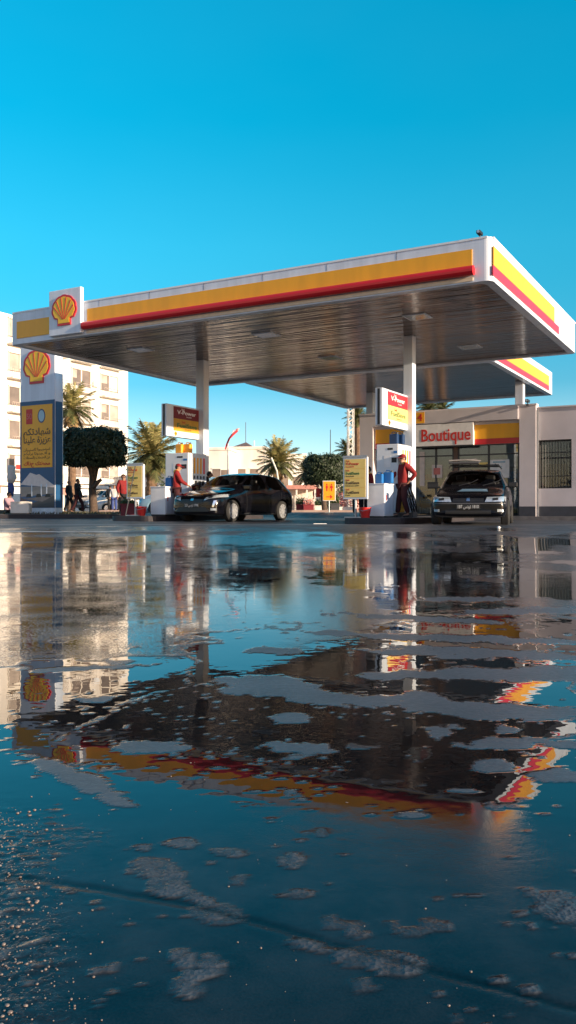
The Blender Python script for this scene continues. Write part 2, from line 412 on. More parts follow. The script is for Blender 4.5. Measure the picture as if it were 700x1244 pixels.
# position of each patch as seen in the puddled part (metres on the ground, worked out from the photo)
def gx(px, py): D = CZ * F / (py - 622); return (px - 350) / F * D, D
PXX = 350 + F * XX / np.maximum(YY, .3); PYY = 622 + F * CZ / np.maximum(YY, .3)
n1 = fbm(XX * 9, YY * 9, 3); n2 = fbm(XX * 30, YY * 30, 11); n3 = fbm(XX * 1.6, YY * 1.6, 21); n4 = fbm(XX * 70, YY * 70, 31, 3)
damp = np.zeros_like(XX)
BL = [(183, 907, 40, 10, 0), (95, 948, 62, 13, 24), (140, 972, 34, 8, 14), (352, 872, 26, 7, 0), (360, 908, 44, 9, 3), (318, 832, 60, 13, 4), (385, 846, 46, 9, 5),
      (300, 828, 30, 8, 0), (470, 850, 90, 11, 2), (600, 862, 150, 11, 3), (530, 887, 33, 13, 0), (605, 903, 54, 8, -1), (608, 930, 34, 8, 0), (617, 886, 22, 5, 0),
      (690, 905, 30, 8, 0), (672, 942, 36, 9, 0), (470, 822, 46, 5, 0), (640, 820, 150, 9, 1), (600, 795, 170, 7, 2), (420, 770, 60, 3.5, 3), (560, 776, 170, 5, 2), (520, 752, 120, 4, 3), (640, 742, 90, 5, -1), (560, 728, 60, 3, 0),
      (330, 791, 36, 4, 0), (95, 812, 80, 3, -3), (220, 1024, 24, 6, 0), (280, 1036, 24, 5, 8), (356, 1046, 14, 9, 0), (192, 1062, 30, 12, 20), (200, 1080, 28, 12, 10), (240, 1092, 22, 7, 20),
      (262, 1112, 34, 13, 8), (222, 1166, 18, 12, 40), (256, 1175, 14, 14, 0), (230, 1200, 18, 24, 60), (688, 1100, 42, 18, 15), (650, 1088, 26, 6, 20), (470, 1168, 64, 13, 9), (434, 1134, 24, 8, 10),
      (378, 1150, 24, 8, 12), (606, 1192, 12, 7, 0), (646, 1204, 20, 9, 15), (366, 1086, 20, 6, 0), (120, 850, 26, 4, 0), (560, 960, 16, 3, 0), (500, 990, 18, 4, 0), (175, 1030, 12, 4, 0)]
for cx, cy, rx, ry, an in BL:
    c, s = math.cos(R(an)), math.sin(R(an)); dx_ = PXX - cx; dy_ = PYY - cy
    u = (dx_ * c + dy_ * s) / rx; v = (-dx_ * s + dy_ * c) / ry
    d = np.sqrt(u * u + v * v) * 1.06 + (n1 - .5) * 1.5 + (n2 - .5) * .9 + (n4 - .5) * .25
    damp = np.maximum(damp, (1 - sstep(.86, 1.02, d)) if cy < 990 else (1 - sstep(.84, 1.0, d)) * (.45 + .55 * sstep(.44, .52, n4 * .7 + n2 * .3)))
# small scattered islands, near field
sc_ = fbm(XX * 14 + 5, YY * 14, 51)
damp = np.maximum(damp, sstep(.74, .80, sc_) * (PYY > 900) * .5)
# outer asphalt: half wet, ragged
edge = 765 + (PXX - 330) * -.12 + (n3 - .5) * 60 + (n1 - .5) * 26
left = sstep(8, -8, 0 * PYY + (PYY - edge)) * 0 + (PYY < edge) * 1.
left *= np.clip(1 - (PXX - 150) / 110 + (n1 - .5) * .8, .12, 1) * (PYY > 690) + np.clip(1 - (PXX - 380) / 200, 0, 1) * (PYY <= 690) * .8
grain = left * (.45 + .5 * sstep(.42, .62, fbm(XX * 2.2, YY * 1.1, 131)))
far = 1 - sstep(655, 667, PYY + (n3 - .5) * 16)
blot = sstep(.50, .60, fbm(XX * .9 + 3, YY * .35, 77) + (n1 - .5) * .3)
grain = np.maximum(grain, far * .8)
damp = np.maximum(damp, far * (.80 + .2 * blot))
mid = ((PYY < 790) & (PYY > 640)) * sstep(.56, .62, fbm(XX * 1.1 + 40, YY * .55, 91) + (n1 - .5) * .25)
damp = np.maximum(damp, mid * .5 * sstep(250, 480, PXX))
# crumbs of asphalt standing just proud of the film of water
cr_ = fbm(XX * 26, YY * 20, 211, 3); cl_ = sstep(.40, .62, fbm(XX * 3.1, YY * 2.4, 223))
damp = np.maximum(damp, sstep(.775, .80, cr_ * .86 + cl_ * .10) * (PYY > 760) * .85)
ch_ = fbm(XX * 60, YY * 45, 233, 2)
damp = np.maximum(damp, sstep(.80, .83, ch_ * .9 + cl_ * .09) * (PYY > 840) * .9)
# thin scum lines and cracks along old water edges
ln_ = fbm(XX * 1.3 + 9, YY * .8, 171) + (n1 - .5) * .10
lines = (1 - sstep(.002, .010, np.abs(ln_ - .47))) * (PYY > 672) * (PYY < 900) * sstep(.42, .55, n2 * .5 + n3 * .5)
eg = (1 - sstep(.8, 3.2, np.abs(PYY - edge))) * (PXX < 420) * sstep(.35, .5, n1)
damp = np.maximum(damp, np.maximum(lines * .8, eg * .8))
# gritty strip bottom left
gl = (1 - sstep(30, 130, PXX + (n1 - .5) * 120)) * sstep(950, 1040, PYY)
grit = sstep(.60, .68, n4) * gl
grain = np.maximum(grain, gl * .4)
low = sstep(960, 1060, PYY)
damp = np.clip(damp, 0, 1)
# joint across the foreground
jl = np.interp(PXX, [-600, 0, 120, 240, 380, 700, 1300], [990, 1062, 1080, 1102, 1140, 1226, 1400]) + (n1 - .5) * 8
joint = 1 - sstep(1., 6.0, np.abs(PYY - jl)); joint *= (YY > .3)
Z = Z + np.where(YY < 13, damp * (.0007 + .0008 * low) * (YY > .3) + grit * .0015 - joint * .0012, 0)
ny_, nx_ = XX.shape
me = bpy.data.meshes.new('ground')
co_ = np.stack([XX, YY, Z], -1).reshape(-1, 3).astype(np.float32)
idx = np.arange(nx_ * ny_).reshape(ny_, nx_)
fc = np.stack([idx[:-1, :-1], idx[:-1, 1:], idx[1:, 1:], idx[1:, :-1]], -1).reshape(-1, 4)
me.vertices.add(len(co_)); me.vertices.foreach_set('co', co_.ravel())
me.loops.add(fc.size); me.loops.foreach_set('vertex_index', fc.ravel().astype(np.int32))
me.polygons.add(len(fc)); me.polygons.foreach_set('loop_start', (np.arange(len(fc)) * 4).astype(np.int32))
me.polygons.foreach_set('use_smooth', np.ones(len(fc), bool))
me.update(calc_edges=True)
for nm, ar in (('damp', damp), ('grain', grain), ('joint', joint), ('low', low * (YY > .3)), ('far', far)):
    at = me.attributes.new(nm, 'FLOAT', 'POINT'); at.data.foreach_set('value', ar.ravel().astype(np.float32))
ground = struct(link(bpy.data.objects.new('ground', me)))
m = bpy.data.materials.new('wet_asphalt'); m.use_nodes = True; nt = m.node_tree; b = nt.nodes['Principled BSDF']; L = nt.links
def attr(n): q = nd(nt, 'ShaderNodeAttribute'); q.attribute_name = n; return q.outputs['Fac']
aD, aG, aJ, aL, aF = attr('damp'), attr('grain'), attr('joint'), attr('low'), attr('far')
tc = nd(nt, 'ShaderNodeTexCoord'); ob = tc.outputs['Object']
def noise(s, det=4, rough=.55):
    n = nd(nt, 'ShaderNodeTexNoise'); n.inputs['Scale'].default_value = s; n.inputs['Detail'].default_value = det; n.inputs['Roughness'].default_value = rough
    L.new(ob, n.inputs['Vector']); return n.outputs['Fac']
def mth(op, a, b_=None, c=None):
    n = nd(nt, 'ShaderNodeMath', operation=op)
    for i, q in enumerate((a, b_, c)):
        if q is None: continue
        if isinstance(q, (int, float)): n.inputs[i].default_value = q
        else: L.new(q, n.inputs[i])
    return n.outputs[0]
nf = noise(260, 3); nm_ = noise(45, 4); nl = noise(3.2, 3); nr = noise(9, 2)
vor = nd(nt, 'ShaderNodeTexVoronoi'); vor.inputs['Scale'].default_value = 120; L.new(ob, vor.inputs['Vector'])
stone = vor.outputs['Distance']
# colour
spk = nd(nt, 'ShaderNodeMapRange'); spk.inputs['From Min'].default_value = .52; spk.inputs['From Max'].default_value = .60; L.new(mth('MULTIPLY_ADD', noise(75, 3), .7, mth('MULTIPLY', nl, .34)), spk.inputs['Value'])
aD = mth('MAXIMUM', aD, mth('MULTIPLY', mth('MULTIPLY', spk.outputs[0], aG), .70))
mx = nd(nt, 'ShaderNodeMix', data_type='RGBA'); mx.inputs[6].default_value = (.006, .0065, .008, 1); mx.inputs[7].default_value = (.088, .094, .108, 1)
L.new(aD, mx.inputs[0])
vs = nd(nt, 'ShaderNodeVectorMath', operation='SCALE'); L.new(mx.outputs[2], vs.inputs[0])
L.new(mth('ADD', mth('MULTIPLY', nf, .9), mth('MULTIPLY', nl, .7)), vs.inputs['Scale'])
vj = nd(nt, 'ShaderNodeVectorMath', operation='SCALE'); film = nd(nt, 'ShaderNodeMix', data_type='RGBA'); film.inputs[7].default_value = (.045, .04, .042, 1)
flr = nd(nt, 'ShaderNodeMapRange'); flr.inputs['From Min'].default_value = .42; flr.inputs['From Max'].default_value = .75; flr.inputs['To Max'].default_value = .55
L.new(mth('MULTIPLY_ADD', noise(7, 6, .65), .75, mth('MULTIPLY', nf, .3)), flr.inputs['Value']); L.new(mth('MULTIPLY', flr.outputs[0], aL), film.inputs[0]); L.new(vs.outputs[0], film.inputs[6])
L.new(film.outputs[2], vj.inputs[0]); L.new(mth('MULTIPLY_ADD', aJ, -.8, 1.), vj.inputs['Scale'])
L.new(vj.outputs[0], b.inputs['Base Color'])
# roughness
r = mth('MULTIPLY_ADD', aG, .022, .006)
r = mth('MULTIPLY_ADD', aL, mth('MULTIPLY', nl, .22), r); r = mth('MULTIPLY_ADD', aJ, .12, r)
rd = mth('MULTIPLY_ADD', aF, .22, mth('MULTIPLY_ADD', nm_, .25, .24))
rm = nd(nt, 'ShaderNodeMix'); L.new(aD, rm.inputs[0]); L.new(r, rm.inputs[2]); L.new(rd, rm.inputs[3]); L.new(rm.outputs[0], b.inputs['Roughness'])
b.inputs['IOR'].default_value = 1.33
# relief in metres: slow swell + small ripples in the water, stones where it is thin or dry
h = mth('MULTIPLY', nl, .0007)
h = mth('MULTIPLY_ADD', nr, .00034, h)
h = mth('MULTIPLY_ADD', mth('MULTIPLY', nm_, aG), .00011, h)
h = mth('MULTIPLY_ADD', mth('MULTIPLY', nf, aG), .00002, h)
h = mth('MULTIPLY_ADD', mth('MULTIPLY', nf, aL), .00016, h)
h = mth('MULTIPLY_ADD', mth('MULTIPLY', nm_, aL), .00025, h)
h = mth('MULTIPLY_ADD', mth('MULTIPLY', mth('MULTIPLY', stone, aD), aL), .0016, h)
h = mth('MULTIPLY_ADD', mth('MULTIPLY', stone, aD), .0004, h)
h = mth('MULTIPLY_ADD', mth('MULTIPLY', nm_, aD), .0010, h)
bp = nd(nt, 'ShaderNodeBump'); bp.inputs['Strength'].default_value = 1; bp.inputs['Distance'].default_value = 1; L.new(h, bp.inputs['Height']); L.new(bp.outputs[0], b.inputs['Normal'])
me.materials.append(m)

# pebbles and foam beads lying in the thin water (too many to count)
pb = MB(); rnd = random.Random(4)
for i in range(520):
    if i < 430: px = abs(rnd.gauss(0, 55)) - 8; py = rnd.uniform(980, 1260)
    else: px = rnd.uniform(0, 700); py = rnd.uniform(880, 1240)
    X_, Y_ = gx(px, py); rr = rnd.choice((.0006, .0008, .0010, .0013, .0022)) * rnd.uniform(.7, 1.2) * (1.3 if px < 60 else .8)
    q = bmesh.ops.create_icosphere(pb.bm, subdivisions=1, radius=rr)['verts']
    for v in q: v.co = Vector((v.co.x * rnd.uniform(.8, 1.5) + X_, v.co.y * rnd.uniform(.8, 1.3) + Y_, v.co.z * .8 + .0004))
M['pebble'] = mat('pebble', (.20, .15, .13), .3, var=.4, scale=60)
o = pb.build('pebbles', M['pebble'], smooth=True); o['kind'] = 'stuff'; o['label'] = 'fine pale pebbles and bubbles in the shallow water'; o['category'] = 'pebbles'

# painted lines across the forecourt edge
def strip(name, pts, wd, m, lift=.005):
    mb = MB(); N = 60
    P = [Vector(p) for p in pts]
    for i in range(len(P) - 1):
        for k in range(N):
            a = P[i].lerp(P[i + 1], k / N); c = P[i].lerp(P[i + 1], (k + 1) / N)
            mb.quad((a.x, a.y - wd / 2, gz(a.x, a.y - wd / 2) + lift), (c.x, c.y - wd / 2, gz(c.x, c.y - wd / 2) + lift), (c.x, c.y + wd / 2, gz(c.x, c.y + wd / 2) + lift), (a.x, a.y + wd / 2, gz(a.x, a.y + wd / 2) + lift))
    return struct(mb.build(name, m))
strip('road_marking', [(-12, 19.6), (14, 18.9)], .34, M['marking'])
strip('road_marking', [(-12, 16.6), (-3.2, 16.4)], .16, M['marking'])

# kerbed islands
def island(a0, a1, b0, b1, h, name='pump_island_kerb', zt=None):
    mb = MB(); c = W((a0 + a1) / 2, b0); z0 = gz(c.x, c.y)
    n = 10; poly = []
    r_ = min(.35, (a1 - a0) / 2 * .6)
    for (cx, cy, s) in ((a1 - r_, b0 + r_, -90), (a1 - r_, b1 - r_, 0), (a0 + r_, b1 - r_, 90), (a0 + r_, b0 + r_, 180)):
        for k in range(6): t = R(s + 90 * k / 5); poly.append((cx + r_ * math.cos(t), cy + r_ * math.sin(t)))
    zt = zt if zt is not None else z0 + h
    mb.prism(poly, z0 - .4, zt, lambda u, v, hh: W(u, v, hh))
    o = mb.build(name, M['blackkerb']); struct(o)
    mb = MB(); mb.prism([((u - (a0 + a1) / 2) * .8 + (a0 + a1) / 2, (v - (b0 + b1) / 2) * .96 + (b0 + b1) / 2) for u, v in poly], zt - .1, zt + .004, lambda u, v, hh: W(u, v, hh))
    struct(mb.build('pump_island_top', M['kerb']))
    return zt
ZI_R = island(-4.15, -2.55, 1.35, 7.6, .15)
ZI_L = island(-11.7, -10.1, 1.45, 7.9, .15)

# ================================================================= CANOPY
ZB, FH = 5.5, .86
c = thing('canopy', 'large flat forecourt canopy with white, yellow and red fascia over the pumps', 'canopy', W(0, 0, 0))
AX0, AX1, AY0, AY1 = -14.1, 0, 0, 9.35
BX0, BX1, BY0, BY1 = -12.0, -2.55, 9.35, 18.4
def ring(x0, x1, y0, y1, r, n=6, open_=None):
    P = []
    for (cx, cy, s) in ((x1 - r, y0 + r, -90), (x1 - r, y1 - r, 0), (x0 + r, y1 - r, 90), (x0 + r, y0 + r, 180)):
        for k in range(n + 1): t = R(s + 90 * k / n); P.append((cx + r * math.cos(t), cy + r * math.sin(t)))
    return P
def fascia(x0, x1, y0, y1, cuts):
    mb = MB(); O = ring(x0, x1, y0, y1, .16); I = [((u - (x0 + x1) / 2) * (1 - .4 / (x1 - x0)) + (x0 + x1) / 2, (v - (y0 + y1) / 2) * (1 - .4 / (y1 - y0)) + (y0 + y1) / 2) for u, v in O]
    n = len(O); vs = []
    for (P, z) in ((O, ZB - .06), (O, ZB + FH), (I, ZB + FH), (I, ZB - .06)):
        vs.append([mb.bm.verts.new((u, v, z)) for u, v in P])
    for r_ in range(4):
        A, B = vs[r_], vs[(r_ + 1) % 4]
        for k in range(n): mb.bm.faces.new((A[k], A[(k + 1) % n], B[(k + 1) % n], B[k]))
    return mb.build('fascia', M['white'], c)
fascia(AX0, AX1, AY0, AY1, None)
fb = fascia(BX0, BX1, BY0 + .02, BY1, None)
box('soffit', M['soffit'], c, AX0 + .12, AX1 - .12, AY0 + .12, AY1 - .12, ZB, ZB + .05)
box('soffit', M['soffit'], c, BX0 + .12, BX1 - .12, AY1 - .11, BY1 - .12, ZB + .003, ZB + .053)
box('roof', M['greyd'], c, AX0 + .15, AX1 - .15, AY0 + .15, AY1 - .15, ZB + .45, ZB + .5)
box('roof', M['greyd'], c, BX0 + .15, BX1 - .15, AY1 - .14, BY1 - .15, ZB + .44, ZB + .49)
ff = facef(AY0); fr = facer(AX1)
xl0, xl1 = A_at(59.5, -.14), A_at(98, -.14)
b = panel('yellow_band', M['yellow'], c, ff, xl1 + .12, -.42, ZB + .27, ZB + .64, .02)
panel('yellow_band', M['yellow'], c, ff, A_at(21, 0), xl0 - .03, ZB + .1, ZB + .58, .02)
b = MB(); b.tube([(xl1 + .05, -.09, ZB + .17), (-.36, -.09, ZB + .17)], .105, 14).build('red_tube', M['red'], c, smooth=False)
panel('gold_trim', M['lightbox'], c, ff, xl1 + .1, -.4, ZB - .03, ZB + .045, .02)
# joints in the front fascia
for k in range(1, 8):
    xx = -.4 - k * 1.72
    if xx > xl1: MB().prism([(xx, ZB + .66), (xx + .008, ZB + .66), (xx + .008, ZB + FH - .03), (xx, ZB + FH - .03)], .0, .004, ff).build('fascia_joint', M['kerb'], c)
y2 = B_at(673, 0)
panel('yellow_band', M['yellow'], c, fr, .06, y2, ZB + .26, ZB + .66, .02)
panel('red_band', M['pinkred'], c, fr, .03, y2 + .6, ZB + .05, ZB + .255, .02)
frb = facer(BX1)
panel('yellow_band', M['yellow'], c, frb, BY0 + .2, BY1 - .8, ZB + .22, ZB + .62, .02)
panel('red_band', M['pinkred'], c, frb, BY0 + .2, BY1 - .8, ZB + .03, ZB + .215, .02)
MB().box(-14.13, -14.1, .3, 9, ZB + .27, ZB + .64).build('yellow_band', M['yellow'], c)
# metal edge cap
mb = MB(); 
for (x0, x1, y0, y1) in ((AX0 + .1, AX1 - .1, -.012, .02), (AX1 - .02, AX1 + .012, .1, AY1 - .1)): mb.box(x0, x1, y0, y1, ZB + FH - .03, ZB + FH + .012)
mb.build('edge_cap', M['white2'], c)
# lamps set flush in the soffit
for (x, y) in ((-2.6, 2.6), (-7, 2.6), (-11.4, 2.6), (-7, 6.6), (-2.6, 7)):
    l_ = MB().box(x - .3, x + .3, y - .3, y + .3, ZB - .018, ZB).build('soffit_lamp', M['white'], c)
    MB().box(x - .25, x + .25, y - .25, y + .25, ZB - .024, ZB - .018).build('diffuser', M['lens'], l_)
def column(x, y, w_=.30, z0=.2):
    o = MB().box(x - w_ / 2, x + w_ / 2, y - w_ / 2, y + w_ / 2, z0, ZB - .002, bev=.012).build('column', M['white'], c)
    MB().box(x - w_ / 2 - .03, x + w_ / 2 + .03, y - w_ / 2 - .03, y + w_ / 2 + .03, z0, z0 + .5, bev=.01).build('column_foot', M['greyd'], o)
CR = (-3.63, 4.75); CL = (-10.85, 5.05)
column(*CR, .27); column(*CL); column(-2.95, 14.5); column(-9.04, 14.5)

# emblem box on the front of the canopy
Deb = W((xl0 + xl1) / 2, -.14).y; zt = Z_at(351, Deb); zb_ = Z_at(406.5, Deb)
eb = thing('emblem_box', 'white box sign with yellow scallop emblem mounted on the canopy front', 'sign', W((xl0 + xl1) / 2, -.14, 0))
hw = (xl1 - xl0) / 2
MB().box(-hw, hw, 0, .13, zb_, zt, bev=.02).build('case', M['white'], eb)
emblem(eb, facef(-.002), 0, (zb_ + zt) / 2 + .04, hw * 1.50, (zt - zb_) * .66)
# camera on canopy corner
def seccam(name, loc, label, s=1.):
    t = thing(name, label, 'security camera', loc)
    MB().box(-.05 * s, .05 * s, -.05 * s, .05 * s, 0, .06 * s).tube([(0, 0, .05 * s), (0, 0, .16 * s)], .02 * s, 8).build('mount', M['greyd'], t)
    h_ = MB().box(-.07 * s, .07 * s, -.22 * s, .12 * s, .13 * s, .24 * s, bev=.02 * s).build('housing', M['black'], t)
    MB().lathe([(.045 * s, -.235 * s), (.045 * s, -.215 * s)], 14, (0, 0, .185 * s), 'y').build('lens', M['lens'], h_)
seccam('security_camera', W(-.28, .1, ZB + FH), 'black security camera on the near top corner of the canopy', .65)

# ================================================================= COLUMN SIGNS
def side_sign(px0, px1, a, z0, z1, label, dark, yb_, lit):
    b0, b1 = B_at(px0, a), B_at(px1, a)
    t = thing('fuel_sign', label, 'sign', W(a, (b0 + b1) / 2, z0), group='double faced fuel signs on the canopy columns')
    h = (b1 - b0) / 2; H = z1 - z0
    MB().box(-.2, 0, -h, h, 0, H, bev=.012).build('case', M['white'], t)
    MB().box(-.135, -.065, -h - .004, -h + .02, .015, H - .015).build('edge_strip', M['black'], t)
    f = facer(.0)
    q = panel('red_panel', M[dark], t, f, -h * .62, h * .94, H * .58, H * .95, .008)
    text_mesh('V-Power', .17, M['whiteink'], 'lettering', q, f, h * .12, H * .78, .009, bold=.004, width=1.0)
    text_mesh('Shell', .085, M['whiteink'], 'lettering', q, f, -h * .1, H * .88, .009)
    text_mesh('Sans plomb', .06, M['whiteink'], 'lettering', q, f, h * .25, H * .67, .009)
    q = panel('yellow_panel', M[yb_], t, f, -h * .62, h * .94, H * .19, H * .578, .008)
    text_mesh('Shell', .10, M['redink'], 'lettering', q, f, -h * .06, H * .485, .009)
    text_mesh('FuelSave', .18, M['green'], 'lettering', q, f, h * .14, H * .37, .009, bold=.004, width=1.05)
    text_mesh('Diesel sans soufre', .05, M['brownink'], 'lettering', q, f, h * .2, H * .255, .009)
    emblem(t, f, -h * .50, H * .10 + .0, .13, .13, .006)
    for z_ in (.2, H - .3): MB().box(-.14, -.06, -.04 + h, h + .16, z_, z_ + .08).build('bracket', M['steel'], t)
side_sign(464.5, 497, CR[0] - .02, 2.86, 3.83, 'double faced fuel sign on the column nearest the shop, its left edge bright', 'dred', 'paper_y', 0)
side_sign(202.5, 244.5, CL[0] - .05, 2.93, 3.92, 'fuel sign on the left column, red over yellow in painted shade beside the palm', 'red_shaded', 'yellow_shaded', 0)

# ================================================================= PUMPS
def dispenser(px0, px1, b0, z, label):
    x0_, x1_ = A_at(px0, b0), A_at(px1, b0); kx = (x1_ - x0_) / .66; xm = (x1_ + x0_) / 2 + .03 * kx; b = b0 + .46
    t = thing('fuel_pump', label, 'fuel pump', W(xm, b, z), group='white fuel pumps on the islands')
    t.scale = (kx, .75, 1)
    body = MB().box(-.36, .30, -.62, .62, .12, 1.90, bev=.02).build('body', M['white2'], t)
    MB().box(-.38, .32, -.66, .66, 0, .12).build('plinth', M['greyd'], t)
    fl = facef(-.622)
    panel('notice', M['whiteink'], t, fl, -.13, .07, 1.30, 1.60, .004)
    panel('screen', M['black'], t, fl, .10, .25, 1.42, 1.55, .006)
    panel('screen', M['black'], t, fl, -.02, .14, 1.75, 1.80, .006)
    panel('emblem_plate', M['bluejug'], t, fl, .36 - .2, .27, 1.66, 1.72, .006)
    fr_ = facer(.302)
    sp = panel('side_panel', M['white'], t, fr_, -.58, .58, .75, 1.88, .02)
    fr2 = facer(.323)
    for k, (cc) in enumerate(('yellow', 'yellow', 'yellow', 'pinkred')):
        u = -.30 + k * .22
        panel('grade_stripe', M[cc], t, fr2, u, u + .10, 1.28, 1.76, .006)
        panel('display', M['black'], t, fr2, u, u + .08, 1.12, 1.22, .006)
    for k in range(3):
        u = -.22 + k * .24
        n_ = MB().box(.325, .39, u - .035, u + .035, .92, 1.06, bev=.01).tube([(.36, u, .92), (.42, u, .86), (.40, u - .05, .74)], .018, 8).build('nozzle', M['black'], t)
        hz = [(.36, u, 1.0)] + [(.34 + .22 * math.sin(PI * q / 10), u + .06 * math.sin(PI * q / 10), 1.0 - .85 * math.sin(PI * q / 10) ** .8 if q < 6 else .15 + (q - 5) * .14) for q in range(1, 11)]
        MB().tube(hz, .016, 7).build('hose', M['rubber'], n_, smooth=True)
    panel('lower_panel', M['yellow'], t, fr_, -.58, -.1, .14, .72, .02)
    panel('lower_panel', M['white'], t, fr_, -.08, .58, .14, .72, .02)
    panel('lower_door', M['white'], t, fl, -.32, .27, .16, .9, .012)
    return t
za = dispenser(457.5, 484, 2.85, ZI_R, 'white fuel pump behind the attendant, dark blue containers on its top')
zl = dispenser(201, 229, 3.2, ZI_L, 'white fuel pump on the left island with orange jugs on top')
def jerry(loc, m_, label, s=1., group=None, w_=.26, d=.16, h=.30):
    t = thing('jerry_can', label, 'container', loc, group=group)
    MB().box(-w_ / 2 * s, w_ / 2 * s, -d / 2 * s, d / 2 * s, 0, h * s, bev=.035 * s).build('can', m_, t, smooth=False)
    MB().tube([(-w_ * .3 * s, 0, h * s - .01), (-w_ * .2 * s, 0, h * s + .05 * s), (w_ * .12 * s, 0, h * s + .05 * s), (w_ * .2 * s, 0, h * s - .01)], .014 * s, 7).build('handle', m_, t)
    MB().lathe([(.03 * s, 0), (.03 * s, .045 * s), (.026 * s, .05 * s)], 12, (w_ * .36 * s, 0, h * s - .005)).build('cap', M['greyd'], t)
jerry(W(A_at(479, 2.98), 2.98, ZI_R + 1.90), M['bluedark'], 'dark blue container, left one on top of the right pump', .9)
jerry(W(A_at(486, 3.2), 3.2, ZI_R + 1.90), M['bluedark'], 'dark blue container, right one on top of the right pump', .9)
jerry(W(A_at(218.5, 3.4), 3.4, ZI_L + 1.90), M['jugy'], 'orange jug, left one on top of the left pump', .95)
jerry(W(A_at(228.5, 3.5), 3.5, ZI_L + 1.90), M['jugy'], 'orange jug, right one on top of the left pump', .95)
def cabinet(a, b, z, w_, h, d, label):
    t = thing('service_cabinet', label, 'cabinet', W(a, b, z), group='white service cabinets beside the pumps')
    MB().box(-w_ / 2, w_ / 2, -d / 2, d / 2, .04, h - .03, bev=.012).build('case', M['white2'], t)
    MB().box(-w_ / 2 - .015, w_ / 2 + .015, -d / 2 - .015, d / 2 + .015, h - .03, h, bev=.006).build('worktop', M['white'], t)
    MB().box(-w_ / 2 + .03, w_ / 2 - .03, -d / 2 + .02, d / 2 - .02, 0, .04).build('plinth', M['black'], t)
    dr = MB().box(w_ / 2, w_ / 2 + .012, -d / 2 + .03, d / 2 - .03, .08, h - .07).build('door', M['white'], t)
    MB().box(w_ / 2 + .012, w_ / 2 + .03, -d / 2 + .08, -d / 2 + .10, h * .5, h * .5 + .14).build('handle', M['dred'], dr)
    return t
a_ = (A_at(446, 2.0) + A_at(467, 2.0)) / 2; wr = A_at(467, 2.0) - A_at(446, 2.0)
cabinet(a_, 2.3, ZI_R, wr, .86, .6, 'white service cabinet beside the right price board with blue jugs on it')
jerry(W(a_ + .05, 2.12, ZI_R + .86), M['bluejug'], 'pale blue jug with a white label on the right cabinet', .8)
jerry(W(a_ + .22, 2.3, ZI_R + .86), M['bluejug'], 'taller blue jug at the back edge of the right cabinet', .95)
al = (A_at(183, 2.2) + A_at(201, 2.2)) / 2; wl = A_at(201, 2.2) - A_at(183, 2.2)
cabinet(al, 2.5, ZI_L, wl, .86, .6, 'white service cabinet in front of the left fuel pump')
MB().box(-.08, .10, -.22, -.216, .05, .2).build('jug_label', M['whiteink'], None).hide_render = True
bpy.data.objects.remove(bpy.data.objects['jug_label'])
jerry(W(al + .12, 2.6, ZI_L + .86), M['bluejug'], 'blue jug on the left cabinet behind the attendant', .9)

def board(a, b, z, w_, z0, z1, label, lines):
    t = thing('price_board', label, 'price board', W(a, b, z), group='yellow price boards on posts')
    z0 -= z; z1 -= z
    MB().box(-w_ / 2, w_ / 2, 0, .07, z0, z1, bev=.008).build('frame', M['white2'], t)
    MB().box(-w_ / 2, w_ / 2, -.02, .0, z1 - .01, z1 + .04).build('top_trim', M['steel'], t)
    f = facef(-.001)
    p = panel('yellow_panel', M['paper_y'], t, f, -w_ / 2 + .04, w_ / 2 - .05, z0 + .05, z1 - .05, .006)
    H = z1 - z0 - .1; g = 4
    for k in range(g):
        zc = z1 - .05 - H * (k + .5) / g
        i1 = M['redink'] if k == 0 else M['brownink']
        text_mesh('Shell', .055, M['redink'], 'lettering', p, f, -w_ * .38, zc + H * .075, .007, align='LEFT')
        text_mesh('V-Power' if k == 0 else 'FuelSave', .095, M['redink'] if k == 0 else M['green'] if k == 1 else M['brownink'], 'lettering', p, f, -w_ * .38, zc + H * .0, .007, align='LEFT', bold=.002, width=w_ * .55)
        text_mesh(('Sans plomb', 'Sans plomb', 'Diesel sans soufre', 'Diesel')[k], .05, i1, 'lettering', p, f, -w_ * .38, zc - H * .072, .007, align='LEFT')
        if k: panel('divider', M['orange'], p, f, -w_ / 2 + .05, w_ / 2 - .06, zc + H / g * .48, zc + H / g * .50, .008)
    MB().tube([(0, .035, .0), (0, .035, z0)], .03, 10).box(-.22, .22, -.15, .2, 0, .03).build('post', M['steel'], t)
    return t
aw = A_at(446.5, 1.75) - A_at(417, 1.75)
board(A_at(431.5, 1.75), 1.75, ZI_R, aw, Z_at(606.5, 21), Z_at(555.5, 21), 'yellow price board on a post beside the right cabinet', 4)
awl = A_at(174, 1.85) - A_at(153.5, 1.85)
board(A_at(164, 1.85), 1.85, ZI_L, awl, Z_at(606, 24.8), Z_at(565, 24.8), 'yellow price board at the left island with a squeegee leaning on it', 4)
def bucket(a, b, z, label, s=1.):
    o = MB().lathe([(.10 * s, 0), (.145 * s, .24 * s), (.155 * s, .24 * s), (.155 * s, .26 * s), (.135 * s, .26 * s), (.09 * s, .02 * s)], 20)
    t = thing('bucket', label, 'bucket', W(a, b, z), group='red buckets on the islands')
    o.build('pail', M['bucket'], t)
    MB().tube([(-.15 * s, 0, .23 * s), (-.12 * s, -.10 * s, .20 * s), (0, -.17 * s, .17 * s), (.12 * s, -.1 * s, .2 * s), (.15 * s, 0, .23 * s)], .006, 6).build('handle', M['steel'], t)
bucket(A_at(444, 1.7), 1.7, ZI_R, 'red bucket at the foot of the right price board', 1.)
bucket(A_at(172, 1.9), 1.9, ZI_L, 'red bucket at the foot of the left price board', 1.05)
